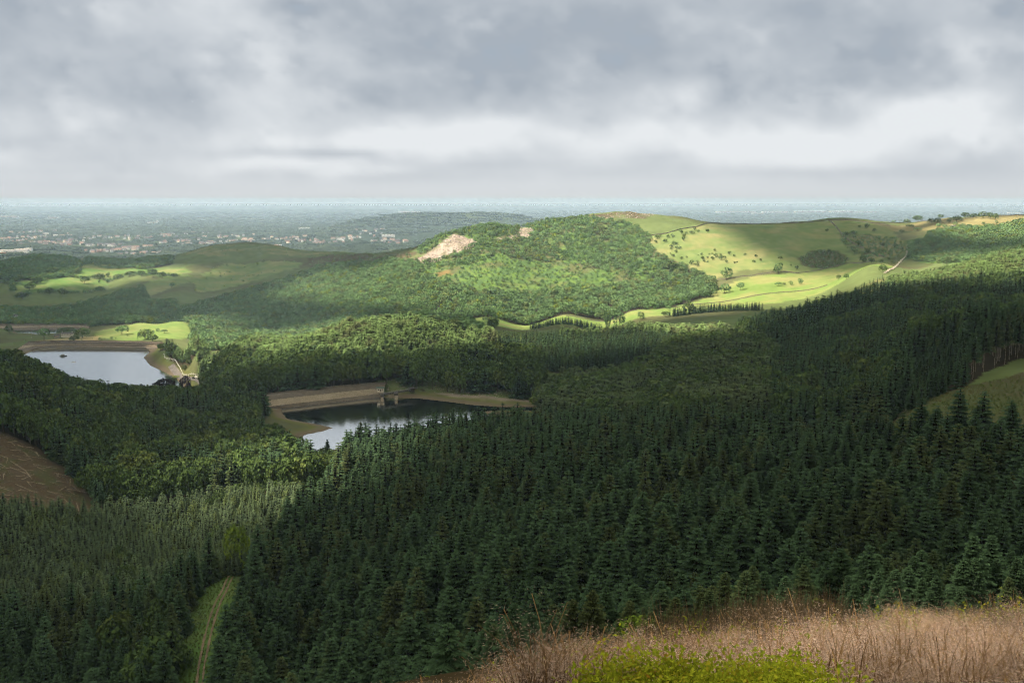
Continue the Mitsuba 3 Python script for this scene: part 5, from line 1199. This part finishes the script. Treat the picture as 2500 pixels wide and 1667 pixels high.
def bilberry(seed):
    g = np.random.default_rng(seed); V, F, UV = [], [], []
    for s in range(9):
        a = g.uniform(0, 6.28); d = np.array([math.cos(a), math.sin(a), 0]); top = d * g.uniform(0.02, 0.16) + np.array([0, 0, g.uniform(0.16, 0.36)]); foot = d * 0.02
        n = len(V); w = np.array([-d[1], d[0], 0]) * 0.002; V += [foot - w, foot + w, top]; UV += [(0.93, 0.1)] * 3; F.append((n, n + 1, n + 2))
        for k in range(20):
            f = 0.35 + 0.65 * (k + g.random()) / 20; b = foot + (top - foot) * f + g.normal(size=3) * 0.022; v = g.normal(size=3) + [0, 0, 0.9]; v /= np.linalg.norm(v); u = np.cross(v, g.normal(size=3)); u /= np.linalg.norm(u); x = np.cross(v, u)
            L_ = g.uniform(0.011, 0.018); n = len(V); q = g.random() * 0.6 + 0.4 * f; V += [b - u * L_, b + x * L_ * 0.55, b + u * L_, b - x * L_ * 0.55]; UV += [(g.random() if s else 0.95, q)] * 4; UV[-4:] = [UV[-1]] * 4; F += [(n, n + 1, n + 2), (n, n + 2, n + 3)]
    return np.array(V), np.array(F), np.array(UV)


def rush(seed):
    g = np.random.default_rng(seed); V, F, UV = [], [], []
    for s in range(70):
        a = g.uniform(0, 6.28); d = np.array([math.cos(a), math.sin(a), 0]); t = np.array([-d[1], d[0], 0]); b = d * g.uniform(0, 0.25); h_ = g.uniform(0.35, 0.85); e = b + d * g.uniform(0, 0.2) * h_ + np.array([0, 0, h_]); n = len(V)
        V += [b - t * 0.006, b + t * 0.006, e]; UV += [(0.5, g.random())] * 3; UV[-3:] = [UV[-1]] * 3; F.append((n, n + 1, n + 2))
    return np.array(V), np.array(F), np.array(UV)


for i in range(3):
    scene[f"kind_bilberry{i}"] = {"type": "shapegroup", "leaves": as_ply(bilberry(420 + i), "bilberry_leaf")}
    scene[f"kind_rush{i}"] = {"type": "shapegroup", "blades": as_ply(rush(430 + i), "rush_blade")}
rng = np.random.default_rng(43)
c = {"hair_grass": 0, "bilberry": 0, "rush": 0}


def sow(name, kind, nk, x, y, s0, s1, off=0.0):
    z = ground_z(x, y)
    for k in range(len(x)):
        c[name] += 1; s = rng.uniform(s0, s1); instance(f"{name}__{c[name]:05d}", f"{kind}{rng.integers(nk)}", x[k], y[k], z[k] + off, s, s, rng.uniform(0, 6.28), rng.normal() * 0.15)


def patch(n, y0, y1, u0, u1):
    y = np.sqrt(rng.uniform(y0 ** 2, y1 ** 2, n)); u = rng.uniform(u0, u1, n); return y * u, y


def sow_clumps(kind, n, y0, y1, u0, u1, cell, s0, s1, keep):
    """Grass in hummocks: each hummock domed, thinning to bare dark ground and green shoots between them."""
    x, y = patch(n, y0, y1, u0, u1)
    cx, cy = patch(int(0.5 * 0.75 * (y1 ** 2 - y0 ** 2) / cell ** 2), y0, y1, u0, u1); cs = rng.uniform(0.6, 1.25, len(cx)); ct = rng.uniform(0.7, 1.2, len(cx))
    d = np.hypot(x[:, None] - cx[None], y[:, None] - cy[None]) / (cell * cs[None]); k = d.argmin(1); d = d[np.arange(len(x)), k]
    m = (rng.random(len(x)) < np.clip(1.25 - d, 0, 1)) & keep(x, y); x, y, d, k = x[m], y[m], d[m], k[m]; z = ground_z(x, y)
    for i in range(len(x)):
        c["hair_grass"] += 1; s = rng.uniform(s0, s1); h = s * ct[k[i]] * (1.12 - 0.62 * min(1.0, d[i]))
        instance(f"hair_grass__{c['hair_grass']:05d}", f"{kind}{rng.integers(4)}", x[i], y[i], z[i], h, s, rng.uniform(0, 6.28), rng.normal() * 0.2)


def heath_free(x, y):
    pn = meshkit.fbm(np.stack([x / 1.6, y / 1.6, x * 0], -1), 3, 71)
    bil = (y < 5.05 + 1.4 * (pn - 0.5) - 2.2 * np.clip((x / y - 0.30) / 0.15, 0, 1) - 0.8 * np.clip((0.12 - x / y) / 0.12, 0, 1)) & (x / y > -0.02)
    return ~bil & (x > -0.16 * y)


sow_clumps("kind_tuft", 3000, 3.0, 13.0, -0.30, 0.62, 0.46, 0.55, 1.0, heath_free)
sow_clumps("kind_far_tuft", 4200, 11.0, 34.0, -0.16, 0.64, 0.66, 0.55, 1.05, lambda x, y: x > -0.08 * y - 0.2)
x, y = patch(3200, 3.0, 7.2, 0.0, 0.60); pn = meshkit.fbm(np.stack([x / 1.6, y / 1.6, x * 0], -1), 3, 71)
m = (y < 5.05 + 1.4 * (pn - 0.5) - 2.2 * np.clip((x / y - 0.30) / 0.15, 0, 1) - 0.8 * np.clip((0.12 - x / y) / 0.12, 0, 1)) & (x / y > -0.02); sow("bilberry", "kind_bilberry", 3, x[m], y[m], 0.7, 1.1)
x, y = patch(1300, 5.0, 30.0, -0.12, 0.62); pn = meshkit.fbm(np.stack([x / 1.3, y / 1.3, x * 0 + 5], -1), 3, 75); m = pn > 0.59; sow("bilberry", "kind_bilberry", 3, x[m], y[m], 0.9, 1.6)
x, y = patch(420, 12, 22.0, 0.14, 0.34); sow("rush", "kind_rush", 3, x, y, 0.7, 1.15)
x, y = patch(110, 9, 30.0, -0.05, 0.62); sow("rush", "kind_rush", 3, x, y, 0.5, 0.9)
tag("hair_grass", "pinkish dry hair grass with airy seed heads on the heath in front", "grass", kind="stuff")
tag("bilberry", "bright yellow green bilberry along the bottom edge of the heath", "bilberry", kind="stuff")
tag("rush", "dark brown rushes and dead sedge on the crest of the heath", "rushes", kind="stuff")
scene["kind_seedling0"] = {"type": "shapegroup", "stem": trunk_ply(0, 0.9, 0.012, "bark", 4), "leaves": as_ply(broadleaf(440, 260, 0.045, 6, lo=0.1, trunk=False, loose=0.4), "seedling_leaf")}
for i, (x, y, h, lab) in enumerate([(1.9, 14.2, 1.0, "leafy green seedling at the edge of the heath left of the rushes"), (3.0, 16.5, 0.9, "pale leafy seedling just behind the first heath seedling"), (9.2, 23.0, 1.1, "leafy green bush on the right crest of the heath"), (0.9, 13.2, 0.7, "small green seedling at the left tip of the heath"), (6.4, 20.2, 1.2, "yellowish seedling among the rushes on the heath crest")]):
    key = numbered("seedling"); instance(key, "kind_seedling0", x, y, gz(x, y), h, h * 0.9, i); tag(key, lab, "seedling")

# tussocks of rough grass in the clearings and along the ride
def tussock(seed):
    g = np.random.default_rng(seed); V, F, UV = [], [], []
    for s in range(14):
        a = g.uniform(0, 6.28); d = np.array([math.cos(a), math.sin(a), 0]); t = np.array([-d[1], d[0], 0]); b = d * g.uniform(0, 0.4); e = b + d * g.uniform(0.1, 0.5) + np.array([0, 0, g.uniform(0.4, 1.0)]); n = len(V)
        V += [b - t * 0.13, b + t * 0.13, e]; UV += [(0.5, g.random())] * 3; UV[-3:] = [UV[-1]] * 3; F.append((n, n + 1, n + 2))
    return np.array(V), np.array(F), np.array(UV)


scene["tussock_blade"] = diffuse(proc(lambda p, n, uv: mix(mix((0.06, 0.11, 0.022), (0.15, 0.20, 0.05), uv.y), mi.Color3f(0.18, 0.175, 0.085), smoothstep(0.50, 0.68, fbm(p.x / 14, p.y / 14, 2.0, 3)) * dr.select(p.x > 60, 1.0, 0.25))))
for i in range(3):
    scene[f"kind_tussock{i}"] = {"type": "shapegroup", "blades": as_ply(tussock(450 + i), "tussock_blade")}
c["rough_grass"] = 0
for reg, sp_, s0, s1 in (("ride", 1.15, 0.25, 0.8), ("clear_right", 1.9, 0.3, 0.9), ("strip_right", 2.4, 0.4, 1.0)):
    x, y = scatter(reg, sp_, rng, 0.5, hole=(LineString(LINE["rut"]).buffer(0.5), LineString(LINE["rut2"]).buffer(0.5))); m = in_view(x, y, ground_z(x, y) + 1); sow("rough_grass", "kind_tussock", 3, x[m], y[m], s0, s1)
tag("rough_grass", "rough tussocky grass on the ride and the right-hand clearing", "grass", kind="stuff")

# ------------------------------------------------------------------ air
scene["haze"] = {"type": "cube", "to_world": T4().translate([0, 0, -150]).scale([49000, 49000, 156]), "bsdf": {"type": "null"}, "interior": {"type": "ref", "id": "haze_air"}}
tag("haze", "thin blue haze over the far plain", "haze", kind="stuff")
print("highest ground", gz_[np.hypot(gx, gy) < 4600].max(), "lowest", min(gz_.min(), pz_.min()))
